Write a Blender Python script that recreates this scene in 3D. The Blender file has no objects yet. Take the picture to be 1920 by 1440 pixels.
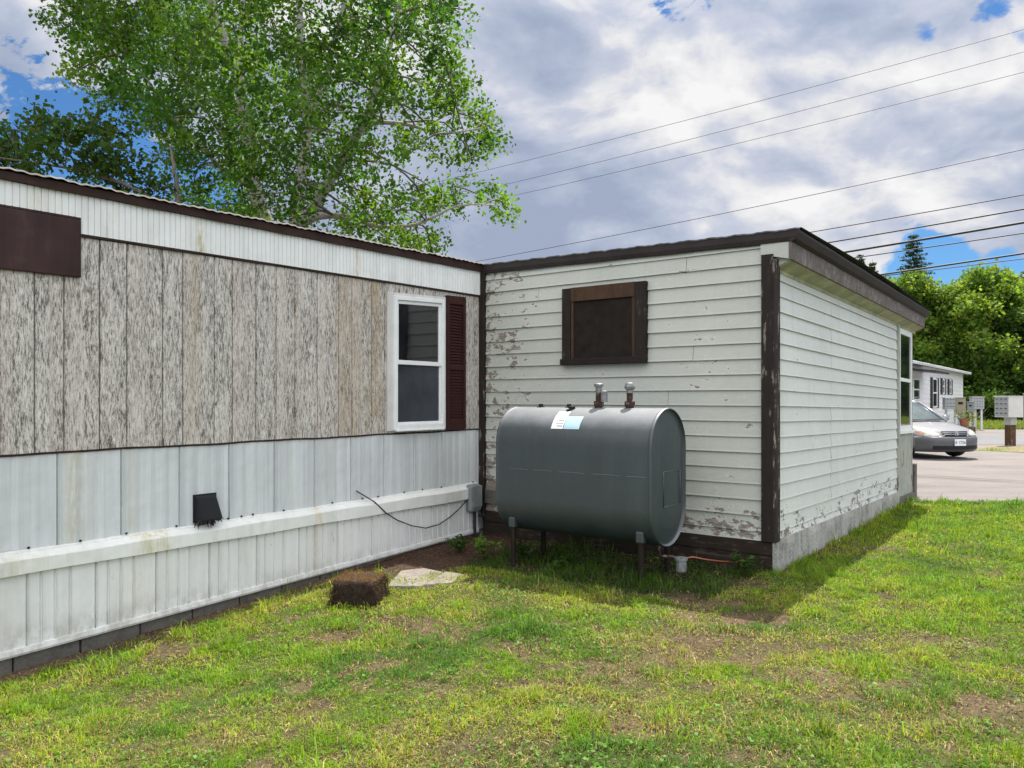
import bpy, math, random
import numpy as np
from mathutils import Vector, Matrix
R = math.radians
scene = bpy.context.scene
col = scene.collection
rng = np.random.default_rng(11)
random.seed(11)

# ------------------------------------------------------------------ camera, sky, sun, exposure
cam_d = bpy.data.cameras.new("camera")
cam = bpy.data.objects.new("camera", cam_d); col.objects.link(cam)
cam.location = (0, 0, 1.5); cam.rotation_euler = (R(90), 0, 0)
cam_d.sensor_width = 36; cam_d.lens = 27.11; cam_d.shift_y = 0.0141
cam_d.clip_end = 3000; cam_d.clip_start = 0.05
scene.camera = cam
scene.view_settings.view_transform = 'Standard'
scene.view_settings.look = 'None'
scene.view_settings.exposure = 0.74
scene.view_settings.gamma = 1.0

SUN_TO = Vector((-0.237, -0.447, -1.0)).normalized()
sd = bpy.data.lights.new("sun", 'SUN'); sd.energy = 4.9; sd.angle = R(0.6); sd.color = (1, .95, .86)
sun = bpy.data.objects.new("sun", sd); col.objects.link(sun)
sun.location = (10, 20, 40); sun.rotation_euler = SUN_TO.to_track_quat('-Z', 'Y').to_euler()


class NT:
    """small helper for writing node trees"""
    def __init__(s, tree):
        s.t = tree; s.n = tree.nodes; s.l = tree.links
    def new(s, typ, **kw):
        nd = s.n.new(typ)
        for k, v in kw.items(): setattr(nd, k, v)
        return nd
    def put(s, sock, v):
        if v is None: return
        if isinstance(v, bpy.types.NodeSocket): s.l.new(v, sock)
        else:
            if isinstance(v, (tuple, list)) and len(v) == 3 and sock.type == 'RGBA': v = (*v, 1)
            sock.default_value = v
    def math(s, op, a, b=None, c=None, clamp=False):
        nd = s.new('ShaderNodeMath', operation=op, use_clamp=clamp)
        s.put(nd.inputs[0], a); s.put(nd.inputs[1], b); s.put(nd.inputs[2], c)
        return nd.outputs[0]
    def vmath(s, op, a, b=None, out=0):
        nd = s.new('ShaderNodeVectorMath', operation=op)
        s.put(nd.inputs[0], a)
        if b is not None:
            if op == 'SCALE': s.put(nd.inputs['Scale'], b)
            else: s.put(nd.inputs[1], b)
        return nd.outputs[out]
    def noise(s, vec, scale=5, detail=4, rough=.5, dist=0, col=False):
        nd = s.new('ShaderNodeTexNoise')
        s.put(nd.inputs['Vector'], vec); s.put(nd.inputs['Scale'], scale); s.put(nd.inputs['Detail'], detail)
        s.put(nd.inputs['Roughness'], rough); s.put(nd.inputs['Distortion'], dist)
        return nd.outputs['Color' if col else 'Fac']
    def vor(s, vec, scale=5, feature='F1'):
        nd = s.new('ShaderNodeTexVoronoi', feature=feature)
        s.put(nd.inputs['Vector'], vec); s.put(nd.inputs['Scale'], scale)
        return nd.outputs['Distance'], nd.outputs['Color'] if feature == 'F1' else None
    def ramp(s, fac, stops, interp='LINEAR'):
        nd = s.new('ShaderNodeValToRGB'); cr = nd.color_ramp; cr.interpolation = interp
        while len(cr.elements) < len(stops): cr.elements.new(.5)
        for e, (p, c) in zip(cr.elements, stops):
            e.position = p
            e.color = (c, c, c, 1) if not isinstance(c, (tuple, list)) else (*c[:3], 1)
        s.put(nd.inputs[0], fac)
        return nd.outputs[0]
    def smooth(s, x, a, b):
        nd = s.new('ShaderNodeMapRange', interpolation_type='SMOOTHSTEP')
        s.put(nd.inputs[0], x); s.put(nd.inputs[1], a); s.put(nd.inputs[2], b)
        return nd.outputs[0]
    def mix(s, fac, a, b, blend='MIX'):
        nd = s.new('ShaderNodeMix', data_type='RGBA', blend_type=blend)
        s.put(nd.inputs[0], fac); s.put(nd.inputs[6], a); s.put(nd.inputs[7], b)
        return nd.outputs[2]
    def obj(s): return s.new('ShaderNodeTexCoord').outputs['Object']
    def xyz(s, v):
        nd = s.new('ShaderNodeSeparateXYZ'); s.put(nd.inputs[0], v); return nd.outputs
    def comb(s, x=0, y=0, z=0):
        nd = s.new('ShaderNodeCombineXYZ'); s.put(nd.inputs[0], x); s.put(nd.inputs[1], y); s.put(nd.inputs[2], z)
        return nd.outputs[0]
    def scl(s, v, k): return s.vmath('MULTIPLY', v, k)
    def band(s, x, c, w):
        return s.math('SUBTRACT', 1, s.math('ABSOLUTE', s.math('DIVIDE', s.math('SUBTRACT', x, c), w)), clamp=True)


def build_world():
    w = bpy.data.worlds.new("World"); scene.world = w; w.use_nodes = True
    nt = NT(w.node_tree)
    for nd in list(nt.n): nt.n.remove(nd)
    out = nt.new('ShaderNodeOutputWorld'); bg = nt.new('ShaderNodeBackground')
    sky = nt.new('ShaderNodeTexSky', sky_type='NISHITA', sun_disc=False)
    sky.sun_elevation = R(63.2); sky.sun_rotation = R(27.9); sky.air_density = 1.0; sky.dust_density = .4; sky.ozone_density = 1.5
    d = nt.new('ShaderNodeTexCoord').outputs['Generated']
    d = nt.vmath('NORMALIZE', d)
    x, y, z = nt.xyz(d)
    p = nt.vmath('ADD', nt.vmath('MULTIPLY', d, (1.0, 1.0, 1.75)), (3.1, 5.3, .4))
    warp = nt.vmath('SCALE', nt.vmath('SUBTRACT', nt.noise(p, 3.0, 3, .5, col=True), (.5, .5, .5)), .16)
    q = nt.vmath('ADD', p, warp)
    def body(v):
        return nt.math('ADD', nt.math('MULTIPLY', nt.noise(v, 2.4, 3, .5), .66), nt.math('MULTIPLY', nt.noise(v, 6.5, 7, .56), .34))
    n1 = body(q)
    n2 = body(nt.vmath('ADD', q, (.02, 0, .06)))
    big = nt.noise(nt.vmath('ADD', p, (7, 2, 4)), 1.5, 3, .5)
    # openings to the blue: centre direction, cosine radius, strength
    holes = [((-.66, 1, .35), .105, 1.5), ((-.50, 1, .30), .09, .9), ((-.42, 1, .25), .08, 1.0),
             ((.202, 1, .535), .042, 1.1), ((.54, 1, .470), .020, .5), ((.62, 1, .520), .032, .6), ((.66, 1, .47), .018, .4),
             ((.55, 1, .182), .035, .7), ((.64, 1, .175), .02, .5)]
    hole = None
    wob = nt.math('MULTIPLY', nt.math('SUBTRACT', nt.noise(q, 7.5, 7, .62),   .5), .55)
    for c, rad, st in holes:
        if st <= 0: continue
        cv = Vector(c).normalized()
        dist = nt.vmath('DISTANCE', d, tuple(cv), out=1)
        dist = nt.math('ADD', dist, nt.math('MULTIPLY', wob, min(1, rad * 9)))
        h = nt.math('MULTIPLY', nt.smooth(dist, rad * 1.6, -rad * .2), st)
        hole = h if hole is None else nt.math('MAXIMUM', hole, h)
    cov = nt.math('ADD', n1, .115)
    cov = nt.math('SUBTRACT', cov, nt.math('MULTIPLY', hole, .46))
    cov = nt.smooth(cov, .42, .53)
    emb = nt.math('SUBTRACT', n1, n2)
    # brightness of the cloud: thin parts are white, thick bases blue grey
    br = nt.math('ADD', nt.math('MULTIPLY', emb, 3.9), nt.math('MULTIPLY', nt.math('SUBTRACT', big, .5), 2.2))
    br = nt.math('ADD', br, nt.math('MULTIPLY', nt.math('SUBTRACT', .5, n1), 2.0))
    br = nt.math('ADD', br, nt.math('MULTIPLY', nt.math('SUBTRACT', z, .27), 1.25))
    e1 = nt.noise(q, 8.0, 6, .55); e2 = nt.noise(nt.vmath('ADD', q, (.008, 0, .028)), 8.0, 6, .55)
    br = nt.math('ADD', br, nt.math('MULTIPLY', nt.math('SUBTRACT', e1, e2), .9))
    for cc, rad, st in (((.18, 1, .27), .36, -.16), ((-.02, 1, .50), .16, -.20), ((.32, 1, .46), .18, .20), ((.56, 1, .40), .14, .20), ((.62, 1, .26), .10, .14), ((-.62, 1, .47), .26, .42), ((.36, 1, .36), .10, -.12)):
        br = nt.math('ADD', br, nt.math('MULTIPLY', nt.smooth(nt.vmath('DISTANCE', d, tuple(Vector(cc).normalized()), out=1), rad, 0), st))
    br = nt.math('ADD', nt.math('MULTIPLY', br, 1.35), .44, clamp=True)
    cloud = nt.ramp(br, [(0, (.38, .45, .60)), (.30, (.49, .555, .70)), (.55, (.63, .67, .79)), (.78, (.86, .865, .89)), (1, (1.0, .995, 1.0))])
    # cloud facing the sun (behind the camera) is front lit and brighter, so is the cloud high round the sun
    fl = nt.math('ADD', 1.0, nt.math('MULTIPLY', nt.smooth(y, .25, -.6), 1.75))
    sdv = tuple(-SUN_TO)
    near = nt.smooth(nt.vmath('DISTANCE', d, sdv, out=1), .75, .05)
    fl = nt.math('ADD', fl, nt.math('MULTIPLY', near, 1.0))
    cloud = nt.vmath('SCALE', cloud, nt.math('MULTIPLY', fl, 5.6))
    blue = nt.mix(1.0, sky.outputs[0], (.50, .86, 1.22), 'MULTIPLY')
    blue = nt.vmath('SCALE', blue, .56)
    c = nt.mix(cov, blue, cloud)
    nt.l.new(c, bg.inputs[0]); bg.inputs[1].default_value = .10
    nt.l.new(bg.outputs[0], out.inputs[0])


build_world()


# ------------------------------------------------------------------ helpers
def tag(o, label=None, cat=None, group=None, kind=None):
    if label: o['label'] = label
    if cat: o['category'] = cat
    if group: o['group'] = group
    if kind: o['kind'] = kind
    return o


def empty(name, loc, rz=0, label=None, cat=None, group=None):
    o = bpy.data.objects.new(name, None); col.objects.link(o)
    o.location = loc; o.rotation_euler = (0, 0, rz); o.empty_display_size = .2
    return tag(o, label, cat, group)


class MB:
    def __init__(s): s.v = []; s.f = []
    def add(s, vs, fs):
        b = len(s.v); s.v += [tuple(p) for p in vs]; s.f += [tuple(b + i for i in q) for q in fs]; return s
    def box(s, x0, x1, y0, y1, z0, z1, fn=None):
        vs = [(x0, y0, z0), (x1, y0, z0), (x1, y1, z0), (x0, y1, z0), (x0, y0, z1), (x1, y0, z1), (x1, y1, z1), (x0, y1, z1)]
        if fn: vs = [fn(*p) for p in vs]
        return s.add(vs, [(0, 3, 2, 1), (4, 5, 6, 7), (0, 1, 5, 4), (1, 2, 6, 5), (2, 3, 7, 6), (3, 0, 4, 7)])
    def tube(s, pts, rad, n=8, cap=True):
        pts = [Vector(p) for p in pts]
        if not isinstance(rad, (list, tuple)): rad = [rad] * len(pts)
        up = None; vs = []
        for i, p in enumerate(pts):
            d = (pts[min(i + 1, len(pts) - 1)] - pts[max(i - 1, 0)])
            if d.length < 1e-9: d = Vector((0, 0, 1))
            d.normalize()
            if up is None: up = Vector((1, 0, 0)) if abs(d.x) < .8 else Vector((0, 1, 0))
            a = (up - d * up.dot(d)).normalized(); b = d.cross(a); up = a
            for k in range(n):
                t = 2 * math.pi * k / n
                vs.append(p + (a * math.cos(t) + b * math.sin(t)) * rad[i])
        fs = [(i * n + k, i * n + (k + 1) % n, (i + 1) * n + (k + 1) % n, (i + 1) * n + k) for i in range(len(pts) - 1) for k in range(n)]
        if cap: fs += [tuple(range(n - 1, -1, -1)), tuple((len(pts) - 1) * n + k for k in range(n))]
        return s.add(vs, fs)
    def lathe(s, c, prof, n=16, axis='z'):
        vs = []
        for (r, h) in prof:
            for k in range(n):
                t = 2 * math.pi * k / n; a, b = r * math.cos(t), r * math.sin(t)
                q = {'z': (a, b, h), 'x': (h, a, b), 'y': (a, h, b)}[axis]
                vs.append((c[0] + q[0], c[1] + q[1], c[2] + q[2]))
        m = len(prof)
        fs = [(i * n + k, i * n + (k + 1) % n, (i + 1) * n + (k + 1) % n, (i + 1) * n + k) for i in range(m - 1) for k in range(n)]
        fs += [tuple(range(n - 1, -1, -1)), tuple((m - 1) * n + k for k in range(n))]
        return s.add(vs, fs)
    def grid(s, rows):
        m = len(rows[0]); vs = [p for r in rows for p in r]
        fs = [(i * m + k, i * m + k + 1, (i + 1) * m + k + 1, (i + 1) * m + k) for i in range(len(rows) - 1) for k in range(m - 1)]
        return s.add(vs, fs)
    def strip(s, prof, zlo, zhi, nz=1):
        rows = []
        for j in range(nz + 1):
            t = j / nz
            rows.append([(u, d, zlo(u) * (1 - t) + zhi(u) * t) for (u, d) in prof])
        return s.grid(rows[::-1])
    def build(s, name, m, parent=None, smooth=False, bev=0, sub=0):
        me = bpy.data.meshes.new(name); me.from_pydata(s.v, [], s.f); me.update()
        if smooth: me.polygons.foreach_set('use_smooth', [True] * len(me.polygons))
        if m is not None: me.materials.append(m)
        o = bpy.data.objects.new(name, me); col.objects.link(o)
        if parent: o.parent = parent
        if bev:
            b = o.modifiers.new('bevel', 'BEVEL'); b.width = bev; b.segments = 2; b.limit_method = 'ANGLE'; b.angle_limit = R(40)
        if sub:
            q = o.modifiers.new('sub', 'SUBSURF'); q.levels = sub; q.render_levels = sub
        return o


def np_mesh(name, V, F, m, parent=None, cols=None):
    """V (n,3), F (k,c): one mesh object from arrays, colour per vertex"""
    me = bpy.data.meshes.new(name)
    me.vertices.add(len(V)); me.vertices.foreach_set('co', np.ascontiguousarray(V, dtype=np.float32).ravel())
    c = F.shape[1]
    me.loops.add(F.size); me.loops.foreach_set('vertex_index', np.ascontiguousarray(F, dtype=np.int32).ravel())
    me.polygons.add(len(F)); me.polygons.foreach_set('loop_start', np.arange(0, F.size, c, dtype=np.int32))
    try: me.polygons.foreach_set('loop_total', np.full(len(F), c, dtype=np.int32))
    except Exception: pass
    if cols is not None:
        a = me.color_attributes.new('tint', 'FLOAT_COLOR', 'POINT')
        a.data.foreach_set('color', np.concatenate([cols, np.ones((len(cols), 1))], 1).astype(np.float32).ravel())
    me.update(calc_edges=True); me.validate()
    me.materials.append(m)
    o = bpy.data.objects.new(name, me); col.objects.link(o)
    if parent: o.parent = parent
    return o


def text_mesh(name, body, size, m, parent, loc, rot, depth=.002, bold=0):
    cu = bpy.data.curves.new(name, 'FONT'); cu.body = body; cu.size = size; cu.align_x = 'CENTER'; cu.align_y = 'CENTER'
    cu.extrude = depth; cu.offset = bold; cu.resolution_u = 2
    t = bpy.data.objects.new(name, cu); col.objects.link(t)
    dg = bpy.context.evaluated_depsgraph_get(); dg.update()
    me = bpy.data.meshes.new_from_object(t.evaluated_get(dg))
    bpy.data.objects.remove(t); me.materials.clear(); me.materials.append(m); me.name = name
    o = bpy.data.objects.new(name, me); col.objects.link(o)
    o.location = loc; o.rotation_euler = rot
    if parent: o.parent = parent
    return o


# value noise in numpy
def _hash(ix, iy, seed):
    h = (ix.astype(np.int64) * 374761393 + iy.astype(np.int64) * 668265263 + seed * 974711) & 0x7fffffff
    h = ((h ^ (h >> 13)) * 1274126177) & 0x7fffffff
    return ((h ^ (h >> 16)) & 0xffff) / 65535.0


def vnoise(x, y, seed=0):
    ix = np.floor(x); iy = np.floor(y); fx = x - ix; fy = y - iy
    fx = fx * fx * (3 - 2 * fx); fy = fy * fy * (3 - 2 * fy)
    a = _hash(ix, iy, seed); b = _hash(ix + 1, iy, seed); c = _hash(ix, iy + 1, seed); d = _hash(ix + 1, iy + 1, seed)
    return (a * (1 - fx) + b * fx) * (1 - fy) + (c * (1 - fx) + d * fx) * fy


def fbm(x, y, seed=0, oct=4):
    s = 0; a = .5; t = 0
    for k in range(oct):
        s = s + a * vnoise(x * 2 ** k + 17.3 * k, y * 2 ** k - 9.1 * k, seed + k); t += a; a *= .55
    return s / t


def sstep(x, a, b):
    t = np.clip((x - a) / (b - a), 0, 1); return t * t * (3 - 2 * t)


# ------------------------------------------------------------------ materials
def material(name):
    m = bpy.data.materials.new(name); m.use_nodes = True
    nt = NT(m.node_tree)
    for nd in list(nt.n): nt.n.remove(nd)
    out = nt.new('ShaderNodeOutputMaterial')
    return m, nt, out


def principled(nt, out, base, rough=.6, metal=0, bump=None, bdist=.01, bstr=.5, spec=None):
    b = nt.new('ShaderNodeBsdfPrincipled')
    nt.put(b.inputs['Base Color'], base); nt.put(b.inputs['Roughness'], rough); nt.put(b.inputs['Metallic'], metal)
    if spec is not None: nt.put(b.inputs['Specular IOR Level'], spec)
    if bump is not None:
        bn = nt.new('ShaderNodeBump'); nt.put(bn.inputs['Height'], bump)
        bn.inputs['Distance'].default_value = bdist; bn.inputs['Strength'].default_value = bstr
        nt.l.new(bn.outputs[0], b.inputs['Normal'])
    nt.l.new(b.outputs[0], out.inputs[0])
    return b


def m_plain(name, c, rough=.6, metal=0, var=.25, scale=6, spec=None, bump=0):
    m, nt, out = material(name)
    n = nt.noise(nt.obj(), scale, 5, .6)
    n2 = nt.noise(nt.obj(), scale * 9, 3, .6)
    f = nt.math('ADD', nt.math('MULTIPLY', n, .7), nt.math('MULTIPLY', n2, .3))
    lo = tuple(x * (1 - var) for x in c); hi = tuple(min(1, x * (1 + var)) for x in c)
    principled(nt, out, nt.ramp(f, [(.3, lo), (.7, hi)]), rough, metal, n2 if bump else None, bump or .01, .6, spec)
    return m


def m_metal_paint(name, c, streak=.35, algae=(), dirt=.3, splash=None):
    """white painted sheet metal with vertical run-off streaks, axis x along the wall, z up"""
    m, nt, out = material(name)
    o = nt.obj(); x, y, z = nt.xyz(o)
    s1 = nt.noise(nt.scl(o, (9, 9, .35)), 1.0, 5, .6)
    s2 = nt.noise(nt.scl(o, (42, 42, .9)), 1.0, 3, .6)
    s3 = nt.noise(o, 2.2, 4, .6)
    f = nt.math('ADD', nt.math('MULTIPLY', s1, .55), nt.math('MULTIPLY', s2, .3))
    f = nt.math('ADD', f, nt.math('MULTIPLY', s3, .15))
    lo = tuple(v * (1 - streak) for v in c)
    base = nt.ramp(f, [(.33, lo), (.62, c)])
    base = nt.mix(nt.math('MULTIPLY', nt.smooth(nt.noise(nt.scl(o, (3, 3, 1.1)), 1.3, 6, .65), .52, .72), dirt), base, (.36, .35, .27))
    for (u, w, st, cc) in algae:
        k = nt.math('MULTIPLY', nt.band(x, u, w), nt.smooth(nt.noise(nt.scl(o, (30, 30, 7)), 1.0, 4, .7), .36, .6))
        base = nt.mix(nt.math('MULTIPLY', k, st), base, cc)
    if splash is not None:
        k = nt.math('MULTIPLY', nt.smooth(z, splash + .16, splash - .03), nt.smooth(nt.noise(nt.scl(o, (14, 14, 9)), 1, 6, .7), .40, .62))
        base = nt.mix(nt.math('MULTIPLY', k, .42), base, (.24, .21, .15))
        rust = nt.math('MULTIPLY', nt.smooth(nt.noise(nt.scl(o, (22, 22, 5)), 1, 5, .7), .66, .72), .6)
        base = nt.mix(rust, base, (.30, .18, .09))
    speck = nt.smooth(nt.noise(o, 95, 2, .5), .72, .78)
    base = nt.mix(nt.math('MULTIPLY', speck, .35), base, (.2, .2, .18))
    principled(nt, out, base, nt.math('ADD', .42, nt.math('MULTIPLY', s1, .2)), 0, nt.math('ADD', nt.math('MULTIPLY', nt.noise(o, 5.5, 2, .5), 2.2), nt.math('ADD', s1, nt.math('MULTIPLY', s3, 2))), .010, .45)
    return m


def m_woodgrain():
    m, nt, out = material('printed_woodgrain_panel')
    o = nt.obj(); x, y, z = nt.xyz(o)
    wob = nt.noise(nt.scl(o, (7, 7, 3.2)), 1, 3, .6)
    ox = nt.math('ADD', x, nt.math('MULTIPLY', wob, .035))
    v = nt.comb(nt.math('MULTIPLY', ox, 135), 0, nt.math('MULTIPLY', z, 21))
    g1 = nt.noise(v, 1, 5, .62, .6)
    v2 = nt.comb(nt.math('MULTIPLY', ox, 46), 3, nt.math('MULTIPLY', z, 7))
    g2 = nt.noise(v2, 1, 4, .6, .8)
    g3 = nt.noise(nt.scl(o, (240, 240, 70)), 1, 2, .6)
    patch = nt.noise(nt.scl(o, (6, 6, 1.6)), 1, 3, .6)
    f = nt.math('ADD', nt.math('MULTIPLY', g1, .50), nt.math('ADD', nt.math('MULTIPLY', g2, .30), nt.math('MULTIPLY', g3, .20)))
    f = nt.math('ADD', f, nt.math('MULTIPLY', nt.math('SUBTRACT', patch, .5), .12))
    base = nt.ramp(f, [(.37, (.045, .039, .034)), (.44, (.135, .12, .104)), (.485, (.36, .335, .295)), (.55, (.59, .56, .51)), (.68, (.73, .70, .65))])
    tint = nt.noise(nt.comb(nt.math('MULTIPLY', x, 9), 0, 0), 1, 2, .5)
    base = nt.mix(nt.math('MULTIPLY', nt.smooth(tint, .5, .68), .55), base, nt.mix(.5, base, (.52, .44, .38)))
    for u in (4.30, 3.90, 3.50, 3.09, 2.68, 2.25, 1.86, 4.72):
        k = nt.smooth(nt.band(x, u + .015, .065), .1, .5)
        base = nt.mix(nt.math('MULTIPLY', k, .42), base, nt.mix(nt.smooth(f, .38, .54), (.30, .24, .205), (.60, .53, .47)))
    plain = nt.smooth(nt.noise(nt.comb(nt.math('MULTIPLY', x, 14), 5, 0), 1, 1, .5), .60, .68)
    base = nt.mix(nt.math('MULTIPLY', plain, .45), base, nt.mix(nt.smooth(g1, .3, .7), (.40, .35, .31), (.52, .48, .44)))
    for (u, w, st) in ((1.62, .16, 1.0), (1.98, .17, .9), (1.83, .10, .5), (3.47, .07, .7), (2.55, .05, .25), (4.4, .08, .25)):
        k = nt.math('MULTIPLY', nt.band(x, u, w), nt.smooth(nt.noise(nt.scl(o, (16, 16, 3)), 1, 4, .7), .33, .6))
        base = nt.mix(nt.math('MULTIPLY', k, st), base, nt.mix(.6, base, (.33, .22, .09)))
    principled(nt, out, base, .62, 0, f, .004, .4)
    return m


def m_siding(name, c, bare=(.20, .17, .14), low=.5, left=None, seed=0.0, amount=0.0):
    m, nt, out = material(name)
    o = nt.vmath('ADD', nt.obj(), (0, 0, 0)); x, y, z = nt.xyz(o)
    so = nt.vmath('ADD', o, (seed, seed, seed))
    n1 = nt.noise(nt.scl(so, (2.6, 2.6, 7)), 1.0, 7, .68)
    n2 = nt.noise(nt.scl(so, (11, 11, 17)), 1.0, 5, .7)
    n3 = nt.noise(so, 1.1, 4, .6)
    fine = nt.noise(nt.scl(so, (14, 14, 110)), 1, 3, .6)
    lo = tuple(v * .80 for v in c)
    base = nt.ramp(nt.math('ADD', nt.math('MULTIPLY', n3, .6), nt.math('MULTIPLY', fine, .4)), [(.3, lo), (.66, c)])
    vert = nt.noise(nt.scl(so, (16, 16, .8)), 1, 4, .6)
    base = nt.mix(nt.math('MULTIPLY', nt.smooth(vert, .52, .72), .22), base, (.34, .36, .28))
    p = nt.math('ADD', nt.math('MULTIPLY', n1, .5), nt.math('MULTIPLY', n2, .5))
    boost = nt.math('MULTIPLY', nt.smooth(z, low + .35, low - .1), .10)
    if left is not None: boost = nt.math('ADD', boost, nt.math('MULTIPLY', nt.smooth(x, left - .45, left + .25), .085))
    p = nt.math('ADD', nt.math('ADD', p, boost), amount)
    edge = nt.smooth(p, .585, .60); barem = nt.smooth(p, .60, .635)
    base = nt.mix(nt.math('MULTIPLY', edge, .5), base, (.62, .62, .56))
    grain = nt.ramp(fine, [(.3, tuple(v * .45 for v in bare)), (.7, tuple(v * 1.5 for v in bare))])
    base = nt.mix(barem, base, grain)
    spot = nt.smooth(nt.noise(nt.scl(so, (60, 60, 75)), 1, 3, .6), .70, .76)
    base = nt.mix(nt.math('MULTIPLY', spot, .55), base, (.20, .18, .14))
    h = nt.math('ADD', nt.math('MULTIPLY', fine, .25), nt.math('MULTIPLY', barem, -1.2))
    h = nt.math('ADD', h, nt.math('MULTIPLY', n1, .8))
    principled(nt, out, base, .55, 0, h, .004, .5)
    return m


def m_weathered(name, c, under=(.33, .31, .28), amt=.5, rough=.8, sc=(26, 26, 3.5), spec=.22):
    m, nt, out = material(name)
    o = nt.obj()
    g = nt.noise(nt.scl(o, sc), 1, 6, .68)
    n = nt.noise(o, 5, 5, .65)
    f = nt.math('ADD', nt.math('MULTIPLY', g, .6), nt.math('MULTIPLY', n, .4))
    t = .62 - amt * .22
    base = nt.ramp(f, [(t - .2, tuple(v * .6 for v in c)), (t, c), (t + .035, under), (t + .25, tuple(v * 1.3 for v in under))])
    principled(nt, out, base, rough, 0, f, .006, .6, spec)
    return m


def m_concrete(name, c, dark=.45):
    m, nt, out = material(name)
    o = nt.obj()
    a = nt.noise(o, 3.0, 6, .65); b = nt.noise(o, 38, 4, .6); st = nt.noise(nt.scl(o, (11, 11, 1.4)), 1, 5, .65)
    f = nt.math('ADD', nt.math('MULTIPLY', a, .45), nt.math('ADD', nt.math('MULTIPLY', b, .25), nt.math('MULTIPLY', st, .3)))
    base = nt.ramp(f, [(.36, tuple(v * dark for v in c)), (.5, c), (.66, tuple(min(1, v * 1.35) for v in c))])
    pit = nt.smooth(nt.noise(o, 70, 3, .6), .62, .70)
    base = nt.mix(nt.math('MULTIPLY', pit, .6), base, tuple(v * .3 for v in c))
    principled(nt, out, base, .9, 0, nt.math('ADD', b, a), .012, .7)
    return m


def m_foliage(name, gain=1.0, trans=.55, rough=.45):
    m, nt, out = material(name)
    at = nt.new('ShaderNodeAttribute', attribute_name='tint').outputs['Color']
    c = nt.vmath('SCALE', at, gain)
    b = nt.new('ShaderNodeBsdfPrincipled'); nt.l.new(c, b.inputs['Base Color']); b.inputs['Roughness'].default_value = rough
    b.inputs['Specular IOR Level'].default_value = .16
    tr = nt.new('ShaderNodeBsdfTranslucent')
    nt.l.new(nt.mix(1.0, c, (1.42, 1.42, .50), 'MULTIPLY'), tr.inputs[0])
    mx = nt.new('ShaderNodeMixShader'); mx.inputs[0].default_value = trans
    nt.l.new(b.outputs[0], mx.inputs[1]); nt.l.new(tr.outputs[0], mx.inputs[2]); nt.l.new(mx.outputs[0], out.inputs[0])
    return m


def m_bark(name, c, dark):
    m, nt, out = material(name)
    o = nt.obj()
    a = nt.noise(nt.scl(o, (5, 5, 14)), 1, 5, .65); b = nt.noise(o, 22, 4, .6)
    f = nt.math('ADD', nt.math('MULTIPLY', a, .6), nt.math('MULTIPLY', b, .4))
    base = nt.ramp(f, [(.36, dark), (.47, c), (.7, tuple(min(1, v * 1.25) for v in c))])
    principled(nt, out, base, .85, 0, f, .02, .7)
    return m


def m_glass(name, base, rough=.04, spec=.6):
    m, nt, out = material(name)
    n = nt.noise(nt.obj(), 3.0, 4, .6)
    c = nt.ramp(n, [(.35, tuple(v * .7 for v in base)), (.65, tuple(v * 1.35 for v in base))])
    principled(nt, out, c, nt.math('ADD', rough, nt.math('MULTIPLY', n, .05)), 0, nt.noise(nt.obj(), 1.6, 2, .5), .02, .12, spec)
    return m


def m_ground():
    m, nt, out = material('soil_and_thatch')
    o = nt.obj()
    at = nt.new('ShaderNodeAttribute', attribute_name='tint').outputs['Color']
    a = nt.noise(o, 34, 5, .68); b = nt.noise(o, 140, 3, .6); c = nt.noise(o, 6, 4, .6)
    f = nt.math('ADD', nt.math('MULTIPLY', a, .5), nt.math('ADD', nt.math('MULTIPLY', b, .3), nt.math('MULTIPLY', c, .2)))
    k = nt.ramp(f, [(.33, .35), (.5, .95), (.68, 1.75)])
    base = nt.mix(1.0, at, k, 'MULTIPLY')
    principled(nt, out, base, .95, 0, f, .02, .8, .2)
    return m


def m_paving(name, c, var=.2, stain=(.5, .46, .42)):
    m, nt, out = material(name)
    o = nt.obj()
    a = nt.noise(o, .7, 5, .6); b = nt.noise(o, 55, 3, .7); d = nt.noise(nt.scl(o, (.5, 2.2, 1)), 1, 5, .6)
    f = nt.math('ADD', nt.math('MULTIPLY', a, .35), nt.math('ADD', nt.math('MULTIPLY', b, .3), nt.math('MULTIPLY', d, .35)))
    base = nt.ramp(f, [(.34, tuple(v * (1 - var * 1.6) for v in c)), (.5, c), (.68, tuple(v * (1 + var) for v in c))])
    peb = nt.smooth(nt.noise(o, 26, 3, .7), .62, .70)
    base = nt.mix(nt.math('MULTIPLY', peb, .4), base, stain)
    principled(nt, out, base, .92, 0, b, .012, .5)
    return m


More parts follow.
